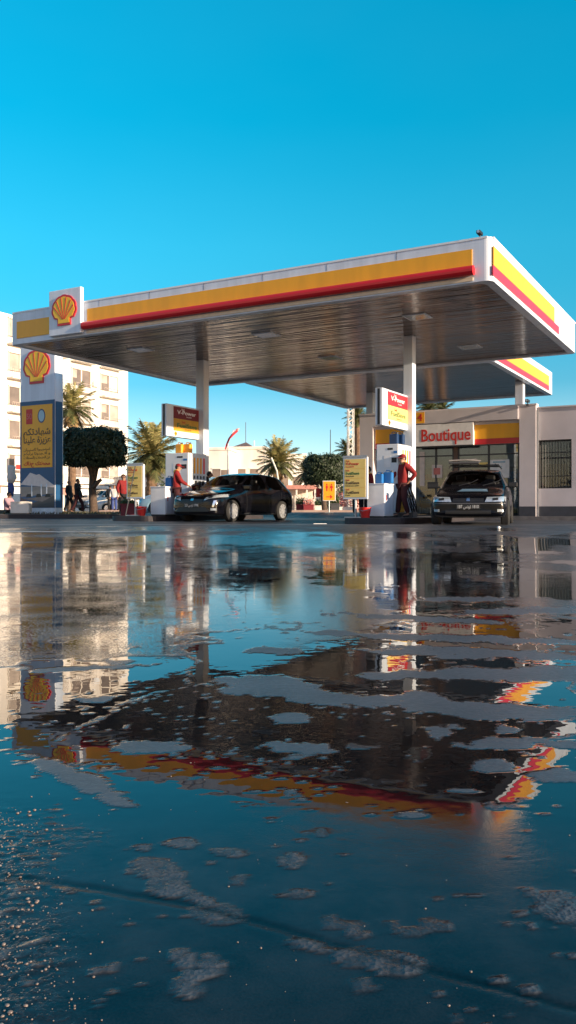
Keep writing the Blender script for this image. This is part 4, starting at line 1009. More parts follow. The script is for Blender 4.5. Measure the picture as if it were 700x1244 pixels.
# ================================================================= CARS
def car(loc, rz, label, paint, plate=None, Lc=4.05, Wc=1.74, H=1.44, style='hatch', detail=True, group=None, rims='alloy', cat='car'):
    t = thing('parked_car', label, cat, loc, rz, group)
    hw = Wc / 2; sl = Lc / 4.05; sz = H / 1.44
    # y, w, z_low, z_belt, r5w, z5, z7
    if style == 'hatch':
        S = [(-2.03, .56, .30, .54, .52, .57, .58), (-1.98, .72, .22, .62, .66, .665, .68), (-1.80, .80, .20, .70, .72, .76, .79), (-1.45, .845, .20, .78, .74, .845, .885), (-1.05, .865, .2, .84, .745, .90, .945), (-.88, .87, .2, .865, .74, .93, .985),
             (-.72, .87, .2, .88, .725, 1.0, 1.06), (-.20, .872, .2, .90, .62, 1.32, 1.375), (.12, .872, .2, .91, .60, 1.375, 1.435), (.50, .872, .2, .92, .595, 1.385, 1.445), (.60, .872, .2, .925, .595, 1.384, 1.443), (1.15, .87, .2, .94, .58, 1.355, 1.415), (1.45, .86, .2, .95, .56, 1.32, 1.38),
             (1.62, .85, .22, .96, .55, 1.28, 1.33), (1.90, .82, .24, .93, .60, 1.02, 1.05), (1.98, .79, .26, .80, .66, .90, .92), (2.02, .72, .30, .62, .62, .68, .69)]
        gs = (6, 12)
        bpl = (9, 10); ws = (5, 7); rw = (13, 14)
    else:
        S = [(-2.03, .58, .30, .52, .55, .55, .56), (-1.98, .76, .22, .60, .70, .64, .655), (-1.82, .81, .20, .66, .74, .71, .735), (-1.45, .835, .20, .72, .745, .78, .81), (-1.05, .85, .2, .77, .745, .84, .875), (-.86, .855, .2, .80, .74, .88, .93),
             (-.68, .855, .2, .82, .73, .955, 1.01), (-.12, .857, .2, .85, .61, 1.30, 1.345), (.16, .857, .2, .87, .595, 1.37, 1.41), (.50, .857, .2, .88, .59, 1.385, 1.425), (.60, .857, .2, .885, .59, 1.384, 1.423), (1.15, .855, .2, .89, .575, 1.355, 1.395), (1.45, .85, .2, .90, .56, 1.31, 1.35),
             (1.62, .84, .22, .90, .56, 1.25, 1.29), (1.90, .82, .24, .87, .62, .98, 1.0), (1.98, .79, .26, .76, .68, .86, .87), (2.02, .72, .30, .60, .62, .66, .67)]
        bpl = (9, 10); ws = (5, 7); rw = (13, 14)
    bm = bmesh.new(); rings = []
    for (y, w_, zl, zb, r5, z5, z7) in S:
        k = hw / .872; w_ *= k; r5 *= k; y *= sl
        P = [(0, zl * .95), (w_ * .80, zl * .95), (w_ * .96, zl * 1.1), (w_, zl + (zb - zl) * .42), (w_ * .995, zl + (zb - zl) * .72), (w_ * .955, zb), (r5, z5), (r5 * .93, z5 + (z7 - z5) * .30), (r5 * .5, z5 + (z7 - z5) * .85), (0, z7)]
        P = [(x, z * sz) for x, z in P]
        ring_ = P + [(-x, z) for x, z in P[-2:0:-1]]
        rings.append([bm.verts.new((x, y, z)) for x, z in ring_])
    n = len(rings[0])
    for i, (A, B) in enumerate(zip(rings, rings[1:])):
        for k in range(n):
            f_ = bm.faces.new((A[k], A[(k + 1) % n], B[(k + 1) % n], B[k])); f_.smooth = True
            j = k if k < n / 2 else n - 1 - k     # mirrored strip index
            if j == 5 and 6 <= i <= 12 and i != bpl[0] and i != 12: f_.material_index = 1
            elif j == 5 and i == 12: f_.material_index = 0
            if j in (7, 8) and ws[0] < i < ws[1] + 0: f_.material_index = 2
            if j in (7, 8) and rw[0] <= i < rw[1]: f_.material_index = 3
            if j <= 1: f_.material_index = 4
    bm.faces.new(rings[0][::-1]); bm.faces.new(rings[-1])
    bmesh.ops.recalc_face_normals(bm, faces=bm.faces)
    cl = bm.edges.layers.float.new('crease_edge')
    for e in bm.edges:
        ms_ = {f_.material_index for f_ in e.link_faces}
        if len(ms_) > 1: e[cl] = .75
    me = bpy.data.meshes.new('body'); bm.to_mesh(me); bm.free()
    for q in (paint, M['glasscar'], M['glasscar'], M['glasscar'], M['black'], M['black']): me.materials.append(q)
    o = bpy.data.objects.new('tmp', me); COL.objects.link(o)
    md = o.modifiers.new('s', 'SUBSURF'); md.levels = md.render_levels = 2 
    yf, yr, wrad = -1.25 * sl, 1.30 * sl, .305 * max(sz, .97)
    cm = MB()
    for yy in (yf, yr):
        for sg in (-1, 1): cm.lathe([(wrad * 1.17, sg * (hw - .26)), (wrad * 1.17, sg * (hw + .2))], 32, (0, yy, wrad + .015), 'x')
    cut = cm.build('cut', M['black']); 
    for q in range(5): cut.data.materials.append(M['black'])
    for p in cut.data.polygons: p.material_index = 5
    bo = o.modifiers.new('b', 'BOOLEAN'); bo.object = cut; bo.operation = 'DIFFERENCE'; bo.solver = 'EXACT'
    bpy.context.view_layer.update(); dg = bpy.context.evaluated_depsgraph_get()
    full = bpy.data.meshes.new_from_object(o.evaluated_get(dg))
    bpy.data.objects.remove(o); bpy.data.objects.remove(cut)
    body = None
    for nm_, idxs, mt_ in (('body', (0, 4, 5), None), ('side_window', (1,), 'glasscar'), ('windshield', (2,), 'glasscar'), ('rear_window', (3,), 'glasscar')):
        b2 = bmesh.new(); b2.from_mesh(full)
        bmesh.ops.delete(b2, geom=[f_ for f_ in b2.faces if f_.material_index not in idxs], context='FACES')
        if nm_ == 'side_window':
            for sg in (-1, 1):
                b3 = b2.copy(); bmesh.ops.delete(b3, geom=[f_ for f_ in b3.faces if f_.calc_center_median().x * sg < 0], context='FACES')
                m3 = bpy.data.meshes.new(nm_); b3.to_mesh(m3); b3.free(); m3.materials.clear(); m3.materials.append(M[mt_])
                for p in m3.polygons: p.material_index = 0
                link(bpy.data.objects.new(nm_, m3), t)
            b2.free(); continue
        m3 = bpy.data.meshes.new(nm_); b2.to_mesh(m3); b2.free()
        m3.materials.clear()
        if mt_: m3.materials.append(M[mt_]); 
        else:
            for q in (paint, M['black'], M['black'], M['black'], M['black'], M['black']): m3.materials.append(q)
        if mt_:
            for p in m3.polygons: p.material_index = 0
        oo = link(bpy.data.objects.new(nm_, m3), t)
        if nm_ == 'body': body = oo
    bvh = BVHTree.FromPolygons([v.co[:] for v in full.vertices], [p.vertices[:] for p in full.polygons])
    def decal(name, m_, quad, view, parent=t, off=.006, nu=8, nv=5, thick=None):
        """quad: 4 corners in (x,z) for front/rear or (y,z) for sides or (x,y) for top"""
        mb = MB(); G = []
        for i in range(nu + 1):
            row = []
            for j in range(nv + 1):
                u, v = i / nu, j / nv
                p = Vector(quad[0]) * (1 - u) * (1 - v) + Vector(quad[1]) * u * (1 - v) + Vector(quad[2]) * u * v + Vector(quad[3]) * (1 - u) * v
                if view == 'front': o_, d = Vector((p.x, -4, p.y)), Vector((0, 1, 0))
                elif view == 'rear': o_, d = Vector((p.x, 4, p.y)), Vector((0, -1, 0))
                elif view == 'top': o_, d = Vector((p.x, p.y, 4)), Vector((0, 0, -1))
                elif view == 'left': o_, d = Vector((3, p.x, p.y)), Vector((-1, 0, 0))
                else: o_, d = Vector((-3, p.x, p.y)), Vector((1, 0, 0))
                h_, nn, _, _ = bvh.ray_cast(o_, d)
                if h_ is None: row.append(None); continue
                if nn.dot(d) > 0: nn = -nn
                row.append(mb.bm.verts.new(h_ + nn * off))
            G.append(row)
        for i in range(nu):
            for j in range(nv):
                q = (G[i][j], G[i + 1][j], G[i + 1][j + 1], G[i][j + 1])
                if None not in q: mb.bm.faces.new(q)
        return mb.build(name, m_, parent, smooth=True)
    k = hw / .872
    for sg in (-1, 1):
        if style == 'hatch':
            hq = [(sg * .40 * k, .60 * sz), (sg * .82 * k, .70 * sz), (sg * .80 * k, .78 * sz), (sg * .44 * k, .685 * sz)]
        else:
            hq = [(sg * .36 * k, .555 * sz), (sg * .79 * k, .57 * sz), (sg * .79 * k, .68 * sz), (sg * .40 * k, .665 * sz)]
        hl = decal('headlight', M['lens'], hq, 'front', nu=10)
        if detail:
            cx = sg * (.58 * k); cz = (hq[0][1] + hq[2][1]) / 2
            decal('lamp_rim', M['black'], [(cx - .06, cz - .028), (cx + .06, cz - .02), (cx + .06, cz + .03), (cx - .06, cz + .02)], 'front', hl, .010, 3, 3)
            decal('fog_lamp', M['lens'], [(sg * .62 * k, .33 * sz), (sg * .74 * k, .33 * sz), (sg * .74 * k, .39 * sz), (sg * .62 * k, .39 * sz)], 'front', nu=3, nv=3)
        decal('tail_light', M['pinkred'], [(sg * .60 * k, .72 * sz), (sg * .78 * k, .72 * sz), (sg * .76 * k, .92 * sz), (sg * .62 * k, .92 * sz)], 'rear', nu=3, nv=3)
    if style == 'hatch':
        decal('grille', M['black'], [(-.38, .55 * sz), (.38, .55 * sz), (.36, .64 * sz), (-.36, .64 * sz)], 'front')
        decal('lower_grille', M['black'], [(-.55, .30 * sz), (.55, .30 * sz), (.48, .42 * sz), (-.48, .42 * sz)], 'front')
        decal('bumper_crease', M['chrome'], [(.66 * k, .42 * sz), (.70 * k, .42 * sz), (.74 * k, .60 * sz), (.69 * k, .60 * sz)], 'front', nu=2)
        decal('bumper_crease', M['chrome'], [(-.70 * k, .36 * sz), (-.66 * k, .36 * sz), (-.74 * k, .58 * sz), (-.78 * k, .58 * sz)], 'front', nu=2)
        decal('badge', M['chrome'], [(-.05, .60 * sz), (.05, .60 * sz), (.05, .67 * sz), (-.05, .67 * sz)], 'front', off=.014, nu=2, nv=2)
        pz = .47 * sz
    else:
        decal('grille', M['black'], [(-.34, .56 * sz), (.34, .56 * sz), (.34, .64 * sz), (-.34, .64 * sz)], 'front')
        bd = decal('badge', M['chrome'], [(-.04, .575 * sz), (.04, .575 * sz), (.03, .65 * sz), (-.03, .65 * sz)], 'front', off=.014, nu=2, nv=2)
        decal('lower_grille', M['black'], [(-.5, .28 * sz), (.5, .28 * sz), (.5, .36 * sz), (-.5, .36 * sz)], 'front')
        decal('bumper_strip', M['greyd'], [(-.78 * k, .51 * sz), (.78 * k, .51 * sz), (.78 * k, .535 * sz), (-.78 * k, .535 * sz)], 'front', nu=20, nv=2, off=.014)
        decal('bonnet_panel', M['carblue'], [(-.30, -1.42 * sl), (.40, -1.42 * sl), (.36, -1.05 * sl), (-.20, -1.05 * sl)], 'top', off=.005)
        pz = .445 * sz
    if plate:
        h_, nn, _, _ = bvh.ray_cast(Vector((0, -4, pz)), Vector((0, 1, 0)))
        y_ = h_.y - .012
        pl = MB().box(-.26, .26, y_ - .01, y_ + .004, pz - .055, pz + .055, bev=.004).build('licence_plate', M['black'], t)
        text_mesh(plate, .10, M['plateink'], 'lettering', pl, facef(y_ - .0105), 0, pz, 0, depth=.003, bold=.002, width=.46)
    for sg, vw in ((1, 'left'), (-1, 'right')):
        for yy in (-.62, .52, 1.22):
            decal('door_seam', M['black'], [((yy) * sl, .30 * sz), ((yy + .014) * sl, .30 * sz), ((yy + .014) * sl, .88 * sz), ((yy) * sl, .88 * sz)], vw, body, .003, 1, 10)
        for yy in (.28, 1.02): decal('door_handle', paint, [(yy * sl, .76 * sz), ((yy + .17) * sl, .765 * sz), ((yy + .17) * sl, .79 * sz), (yy * sl, .785 * sz)], vw, body, .022, 3, 1)
        decal('sill_strip', M['black'], [(-.9 * sl, .225 * sz), (.95 * sl, .225 * sz), (.95 * sl, .27 * sz), (-.9 * sl, .27 * sz)], vw, body, .006, 6, 1)
        # mirror
        MB().box(sg * (hw * .93), sg * (hw + .15), -.72 * sl, -.62 * sl, .93 * sz, 1.05 * sz, bev=.02).box(sg * (hw * .86), sg * (hw * .95), -.70 * sl, -.65 * sl, .92 * sz, .96 * sz).build('wing_mirror', M['black'] if style != 'hatch' else paint, t)
    for yy in (yf, yr):
        for sg in (-1, 1):
            xo = sg * (hw - .015); xi = sg * (hw - .205)
            wt = MB().lathe([(wrad * .60, xo - sg * .07), (wrad * .66, xo - sg * .01), (wrad * .70, xo + sg * .008), (wrad * .9, xo + sg * .004), (wrad, xo - sg * .03), (wrad, xi + sg * .03), (wrad * .9, xi), (wrad * .6, xi)], 36, (0, yy, wrad + .012), 'x').build('wheel', M['rubber'], t, smooth=False)
            rm = MB(); rc = (0, yy, wrad + .012)
            xr = xo - sg * .012
            rm.lathe([(wrad * .66, xr - sg * .03), (wrad * .68, xr + sg * .012), (wrad * .62, xr + sg * .012), (wrad * .60, xr - sg * .028)], 36, rc, 'x')
            rm.lathe([(wrad * .15, xr - sg * .02), (wrad * .14, xr + sg * .012), (.01, xr + sg * .014)], 16, rc, 'x')
            for q in range(9):
                a0 = 2 * PI * q / 9; 
                def sp(r_, w_, x_): return [Vector((x_, yy + r_ * math.cos(a0) - w_ * math.sin(a0) * e, wrad + .012 + r_ * math.sin(a0) + w_ * math.cos(a0) * e)) for e in (-1, 1)]
                A = sp(wrad * .12, .024, xr + sg * .005); B = sp(wrad * .63, .034, xr + sg * .008); C_ = sp(wrad * .12, .024, xr - sg * .02); D_ = sp(wrad * .63, .034, xr - sg * .02)
                vs = [rm.bm.verts.new(p) for p in (A[0], A[1], B[1], B[0], C_[0], C_[1], D_[1], D_[0])]
                for q4 in ((0, 1, 2, 3), (4, 5, 6, 7), (0, 3, 7, 4), (1, 2, 6, 5), (3, 2, 6, 7)): rm.bm.faces.new([vs[z_] for z_ in q4])
            rm.build('rim', M[rims], wt)
    if detail:
        for x in (-.36, .36):
            st = MB().box(x - .24, x + .24, -.1, .42, .42, .62, bev=.05).box(x - .23, x + .23, .34, .5, .55, 1.08, bev=.05).build('seat', M['black'], t)
            MB().box(x - .12, x + .12, .40, .5, 1.1, 1.24, bev=.04).build('headrest', M['black'], st)
        MB().box(-.55, .55, 1.15, 1.28, .5, 1.0, bev=.05).build('rear_seat', M['black'], t)
        MB().lathe([(.17, 0), (.185, .01), (.17, .02), (.16, .01)], 20, (.36, -.30, .93), 'y').build('steering_wheel', M['black'], t)
        MB().box(-.68, .68, -.72, -.40, .70, .88, bev=.04).build('dashboard', M['black'], t)
        for x in (-.3, .25):
            MB().tube([(x, -.86 * sl, .97 * sz), (x + .28, -.66 * sl, 1.05 * sz), (x + .42, -.55 * sl, 1.13 * sz)], .008, 5).build('wiper', M['black'], t)
    return t
TA = R(32)
c1 = Vector((-2.23, 23.72, 0)); zc = gz(-2.2, 23.7)
hd = Vector((-math.sin(TA), -math.cos(TA), 0))    # heading
ctr = c1 - hd * 1.25
car((ctr.x, ctr.y, zc - .02), -TA, 'black hatchback stopped beside the left pump', M['carblack'], plate='221 ' + arab('تونس') + ' 1998', group='cars at the pumps')
TB = R(16.5)
hd2 = Vector((-math.sin(TB), -math.cos(TB), 0)); nose = Vector((4.02, 18.75, 0)); c2 = nose - hd2 * 2.0
kc = car((c2.x, c2.y, gz(4.5, 20.2) - .02), -TB, 'dark old hatchback with roof rack before the shop', M['carnavy'], plate='187 ' + arab('تونس') + ' 1810', Lc=3.98, Wc=1.78, H=1.40, style='old', group='cars at the pumps', rims='greyd')
rk = MB()
for yy in (.05, .75): rk.tube([(-.62, yy, 1.40), (-.58, yy, 1.47), (.58, yy, 1.47), (.62, yy, 1.40)], .018, 7)
for xx in (-.5, -.3, -.1, .1, .3, .5): rk.tube([(xx, .0, 1.49), (xx, .85, 1.49)], .012, 6)
rk.build('roof_rack', M['black'], kc)
t = thing('folded_ladder', 'folded bundle of metal bars tied on the roof rack of the old car', 'roof load', Vector((c2.x, c2.y, gz(4.5, 20.2) + 1.49)), -TB)
MB().box(-.62, .12, -.05, .06, 0, .05, bev=.01).box(-.5, .08, .2, .3, 0, .06, bev=.01).build('bars', M['greyd'], t)
MB().tube([(-.62, -.02, .08), (-.2, .1, .10), (.14, .25, .08)], .018, 7).tube([(-.6, .1, .08), (.05, .2, .12)], .014, 7).build('tubes', M['kerb'], t)
car(PT(243, 30), R(-100), 'pale blue car passing behind the left fuel pump', M['carblue'], Lc=4.2, H=1.46, detail=False)
car(PT(146, 60) + Vector((0, 0, -.08)), R(-60), 'white car parked far behind the left price board', M['carwhite'], H=1.4, detail=False)
car(PT(123, 66), R(-30), 'slate blue tall car parked right of the clipped tree trunk', M['cardkblue'], H=1.7, Lc=4.4, detail=False)

# ================================================================= PLANTS
def leaf(mb, p, n_, s):
    n_ = n_.normalized(); a = n_.orthogonal().normalized(); an = random.uniform(0, 2 * PI); b_ = n_.cross(a)
    u = a * math.cos(an) + b_ * math.sin(an); v = n_.cross(u)
    mb.quad(p - u * s - v * s * .1, p - v * s * .5 , p + u * s, p + v * s * .5)
def topiary(loc, rx, ry, z0, z1, trunk_r, label, square=False, n=9000, tz=None, tilt=0):
    t = thing('clipped_tree', label, 'tree', loc, 0)
    mb = MB(); rnd = random.Random(int(loc.x * 100))
    zc = (z0 + z1) / 2; hz = (z1 - z0) / 2; pw = 7
    for i in range(n):
        d = Vector((rnd.gauss(0, 1), rnd.gauss(0, 1), rnd.gauss(0, 1))).normalized()
        q = 3.5 if square else 2
        den = ((abs(d.x) ** q + abs(d.y) ** q) ** (pw / q) + abs(d.z) ** pw) ** (1 / pw)
        r_ = 1 / den * (1 - abs(rnd.gauss(0, .05))) * (1 + .04 * math.sin(d.x * 9 + d.z * 7) + .03 * math.sin(d.y * 13 + 2 * d.z))
        p = Vector((d.x * rx * r_, d.y * ry * r_, zc + d.z * hz * r_))
        leaf(mb, p, d + Vector((rnd.gauss(0, .5), rnd.gauss(0, .5), rnd.gauss(0, .5))), rnd.uniform(.05, .10))
        if i % 30 == 0:
            for q_ in range(5): leaf(mb, p + d * (.03 + .035 * q_) + Vector((rnd.gauss(0, .02), rnd.gauss(0, .02), rnd.gauss(0, .02))), Vector((rnd.gauss(0, 1), rnd.gauss(0, 1), rnd.gauss(0, 1))), .045)
    # inner twigs and leaves so light does not pass straight through
    for k in range(1500):
        p = Vector((rnd.uniform(-.8, .8) * rx, rnd.uniform(-.8, .8) * ry, zc + rnd.uniform(-.8, .8) * hz))
        leaf(mb, p, Vector((rnd.gauss(0, 1), rnd.gauss(0, 1), rnd.gauss(0, 1))), .16)
    mb.build('crown', M['ficus'], t, recalc=False)
    tb = MB(); tb.tube([(0, 0, 0), (.02, 0, .12), (-.05, .03, z0 * .5), (.02, 0, z0 + .2)], [trunk_r * 1.5, trunk_r * 1.1, trunk_r * .95, trunk_r * .9], 12)
    for k in range(6):
        a = k * 1.05; tb.tube([(0, 0, z0 * .62), (math.cos(a) * rx * .12, math.sin(a) * ry * .12, z0 * .94), (math.cos(a) * rx * .45, math.sin(a) * ry * .45, z0 + .5)], [trunk_r * .6, trunk_r * .4, trunk_r * .2], 8)
    tb.tube([(0, -trunk_r * .5, z0 * .55), (trunk_r * 1.6, -trunk_r, z0 * .68), (trunk_r * 2.3, -trunk_r, z0 * .72)], [trunk_r * .55, trunk_r * .5, trunk_r * .35], 9)
    tb.build('trunk', M['trunk'], t, smooth=True)
p = PT(113.5, 36.5); hZ = lambda y: Z_at(y, 36.5) - p.z
topiary(p, 38.5 / F * 36.5, 1.2, hZ(566), hZ(522), .17, 'round clipped dark tree beside the pylon sign')
p = PT(394, 44); hZ = lambda y: Z_at(y, 44) - p.z
topiary(p, 24 / F * 44, 1.0, hZ(588), hZ(554), .14, 'square clipped dark tree behind the toilet sign', True, 7000)

def palm(loc, H, R_, label, nf=46, mats=('palm', 'palmd'), tr=.2, skirt=14, seed=1, droop=1., leafw=.035):
    t = thing('palm_tree', label, 'palm tree', loc, 0, group='palm trees behind the forecourt'); rnd = random.Random(seed)
    tb = MB(); pts = []; rs = []
    N = 22
    for k in range(N + 1):
        z = H * k / N; pts.append((.1 * math.sin(z * .4), .06 * math.cos(z * .5), z)); rs.append(tr * (1.25 - .3 * k / N) * (1 + .10 * (k % 2)))
    tb.tube(pts, rs, 12).build('trunk', M['ptrunk'], t, smooth=False)
    top = Vector(pts[-1])
    def fronds(name, m_, cnt, e0, e1, ln, dr):
        mb = MB()
        for i in range(cnt):
            az_ = i * 2.399 + rnd.uniform(-.2, .2); el = R(e0 + (e1 - e0) * ((i + .5) / cnt) ** 1.1 + rnd.uniform(-6, 6)); L_ = ln * rnd.uniform(.85, 1.1)
            d = Vector((math.cos(az_) * math.cos(el), math.sin(az_) * math.cos(el), math.sin(el)))
            P = [top]; cur = d.copy(); ns = 12
            for s_ in range(ns):
                cur = (cur + Vector((0, 0, -.075 * dr * droop * (s_ / ns + .3)))).normalized(); P.append(P[-1] + cur * L_ / ns)
            mb.tube(P, .018 * R_ / 1.8, 4, cap=False, r1=.004)
            sidev = d.cross(Vector((0, 0, 1))); sidev = sidev.normalized() if sidev.length > .05 else Vector((1, 0, 0))
            for s_ in range(2, ns * 3):
                fi = s_ / (ns * 3) * ns; a_i = int(fi); p = P[a_i].lerp(P[min(a_i + 1, ns)], fi - a_i); dr_ = (P[min(a_i + 1, ns)] - P[a_i]).normalized()
                ll = L_ * .30 * math.sin(PI * min(1, (s_ / (ns * 3)) * .85 + .12)) ** .7
                for sg in (-1, 1):
                    dd = (dr_ * .75 + sidev * sg * .75 + Vector((0, 0, rnd.uniform(-.45, .1)))).normalized()
                    wv_ = dr_ * leafw * R_ / 1.8; e = p + dd * ll
                    mb.quad(p - wv_, p + wv_, e + wv_ * .15 + Vector((0, 0, -ll * .12)), e - wv_ * .15 + Vector((0, 0, -ll * .12)))
        return mb.build(name, m_, t, recalc=False)
    fronds('crown', M[mats[0]], int(nf * .6), 80, 5, R_, 1.0)
    fronds('lower_fronds', M[mats[1]], int(nf * .4), 10, -35, R_ * .95, 1.2)
    if skirt: fronds('dry_fronds', M['palmdry'], skirt, -40, -75, R_ * .62, .6)
    return t
def palm_at(px, D, ytop, ybase_crown, rpx, label, **k):
    p = PT(px, D); zc = Z_at(ybase_crown, D) - p.z; palm(p, zc, 1.25 * rpx * D / F, label, **k)
palm_at(183, 54, 513, 553, 35, 'large sunlit palm standing between the clipped tree and left fuel sign', seed=3, skirt=26, nf=60, tr=.30)
palm_at(336, 50, 530, 562, 26, 'sunlit palm in the middle with a leaning white pole', seed=5, nf=56, tr=.26, skirt=20)
palm_at(86, 52, 455, 497, 30, 'tall palm rising between the pylon and the apartment block', seed=8, nf=34, tr=.20, skirt=20)
palm_at(433, 58, 495, 508, 15, 'tall dark palm behind the lattice mast', seed=11, mats=('palmd', 'palmd'), tr=.22, skirt=14)
palm_at(421, 62, 535, 548, 15, 'low dark palm left of the lattice mast', seed=12, mats=('palmd', 'palmd'), skirt=6)
palm_at(372, 56, 550, 575, 17, 'small palm behind the square clipped tree', seed=13, mats=('palm', 'palmd'), skirt=6)
palm_at(519, 46, 489, 497, 17, 'palm crown showing above the shop roof, left one', seed=15, mats=('palmd', 'palmd'), skirt=4)
palm_at(535, 49, 489, 499, 15, 'palm crown showing above the shop roof, right one', seed=16, mats=('palmd', 'palmd'), skirt=4)

# ================================================================= MASTS, FLAG
p = PT(426, 54); t = thing('lattice_mast', 'pale lattice mast rising beside the shop', 'mast', p, R(12))
H_ = Z_at(497, 54) - p.z; mb = MB(); hw = .17
for sx_ in (-1, 1):
    for sy_ in (-1, 1): mb.tube([(sx_ * hw, sy_ * hw, 0), (sx_ * hw, sy_ * hw, H_)], .028, 6)
mb.build('uprights', M['polew'], t); mb = MB(); n_ = 22
for k in range(n_):
    z0, z1 = H_ * k / n_, H_ * (k + 1) / n_; s_ = 1 if k % 2 else -1
    for sy_ in (-1, 1): mb.tube([(-s_ * hw, sy_ * hw, z0), (s_ * hw, sy_ * hw, z1)], .02, 5)
    for sx_ in (-1, 1): mb.tube([(sx_ * hw, -s_ * hw, z0), (sx_ * hw, s_ * hw, z1)], .02, 5)
mb.build('bracing', M['polew'], t)
p = PT(401.5, 60); t = thing('antenna_pole', 'thin antenna pole rising over the square clipped tree', 'antenna', p, 0)
MB().tube([(0, 0, 0), (0, 0, Z_at(522, 60) - p.z)], .05, 7, r1=.025).build('pole', M['greyd'], t); MB().box(-.15, .15, -.15, .15, 0, .1).build('base', M['kerb'], t)
p = PT(277, 52); t = thing('flagpole', 'pale flagpole with a red flag blowing over the white villa', 'flag', p, 0)
Hf = Z_at(521, 52) - p.z
MB().tube([(0, 0, 0), (0, 0, Hf - .9)], .04, 8, r1=.03).tube([(0, 0, Hf - .9), (.35, 0, Hf - .1), (.72, 0, Hf + .02)], .025, 6).build('pole', M['polew'], t)
mb = MB(); G = []
pts = [(.72, .02), (.60, -.18), (.38, -.38), (.15, -.62), (-.02, -1.0), (-.13, -1.30)]
pt2 = [(.62, .02), (.48, -.11), (.22, -.30), (.02, -.58), (-.13, -.97), (-.19, -1.25)]
for i, (a_1, a_2) in enumerate(zip(pts, pt2)):
    G.append([mb.bm.verts.new((a_1[0] + (a_2[0] - a_1[0]) * j / 4, .08 * math.sin(i * 1.3 + j * 1.1), Hf + a_1[1] + (a_2[1] - a_1[1]) * j / 4)) for j in range(5)])
for A, B in zip(G, G[1:]):
    for j in range(4): mb.bm.faces.new((A[j], A[j + 1], B[j + 1], B[j]))
fc_ = mb.build('flag_cloth', M['flagred'], t, smooth=True)
MB().quad((.55, -.012, Hf + .03), (.74, -.012, Hf + .03), (.64, .0, Hf - .14), (.50, .0, Hf - .03)).build('white_corner', M['wcloth'], fc_, recalc=False)
p = PT(343.5, 43); t = thing('leaning_pole', 'white pole leaning left before the middle palm', 'pole', p, 0)
MB().tube([(0, 0, 0), (-.30, 0, Z_at(572, 43) - p.z), (-.58, 0, Z_at(556, 43) - p.z)], .045, 8).build('pole', M['polew'], t); MB().box(-.12, .12, -.12, .12, 0, .12).build('base', M['kerb'], t)

# toilets sign
p = PT(400, 40); t = thing('toilet_sign', 'orange toilet sign with two red figures and an arrow', 'sign', p, R(-4))
z0, z1 = Z_at(608.5, 40) - p.z, Z_at(584, 40) - p.z; hw = 7.8 / F * 40
MB().box(-hw, hw, 0, .06, z0, z1, bev=.01).build('frame', M['white2'], t)
f = facef(-.001); q = panel('orange_panel', M['orange'], t, f, -hw + .03, hw - .03, z0 + .03, z1 - .03, .006)
f = facef(-.0075)
fg = MB()
for cx in (-.11, .11):
    zc = z0 + (z1 - z0) * .66; s_ = .2
    fg.prism([(cx + .035 * math.cos(R(30 * k)), zc + .15 + .04 * math.sin(R(30 * k))) for k in range(12)], 0, .004, f)
    wv_ = .055 if cx < 0 else .075
    fg.prism([(cx - .05, zc + .1), (cx - wv_, zc - .03), (cx - .03, zc - .03), (cx - .025, zc - .17), (cx + .025, zc - .17), (cx + .03, zc - .03), (cx + wv_, zc - .03), (cx + .05, zc + .1)], 0, .004, f)
fg.box(-.006, .006, -.012, -.0078, zc - .17, zc + .19)
fg.build('figures', M['redink'], q)
za_ = z0 + (z1 - z0) * .2
MB().prism([(-.14, za_ - .02), (.06, za_ - .02), (.03, za_ - .08), (.08, za_ - .08), (.16, za_), (.08, za_ + .08), (.03, za_ + .08), (.06, za_ + .02), (-.14, za_ + .02)], 0, .004, f).build('arrow', M['redink'], q)
MB().tube([(0, .03, 0), (0, .03, z0)], .03, 8).box(-.2, .2, -.15, .2, 0, .04).build('post', M['steel'], t)

# ================================================================= BUILDINGS BEHIND
def building(loc, rz, label, w_, d, h, m_, wins, name='building', roofp=None, cat='building'):
    t = thing(name, label, cat, loc, rz)
    MB().box(-w_ / 2, w_ / 2, 0, d, -1, h).build('wall', m_, t)
    MB().box(-w_ / 2 - .1, w_ / 2 + .1, -.1, d + .1, h, h + .25).build('roof', m_, t)
    return t
# apartment block: long face runs back along the grid; local x along the face (towards far end), outward normal -y
def along(px, o_, dr):
    k = (px - 350) / F; return (k * o_.y - o_.x) / (dr.x - k * dr.y)
o_ = Vector((-25.7, 76, 0)); dr = EY.copy()
L0, L1 = -9.5, along(155.5, o_, dr)
t = thing('apartment_block', 'tall cream apartment block with rows of balconies at the left', 'building', Vector((o_.x, o_.y, .5)), math.atan2(dr.y, dr.x))
Ht = 17.8; fl = 3.05
mb = MB().box(L0, L1, .0, 12, -1, Ht).box(L0 - .1, L1 + .1, -.1, 12.1, Ht, Ht + .3); mb.build('wall', M['cream2'], t)
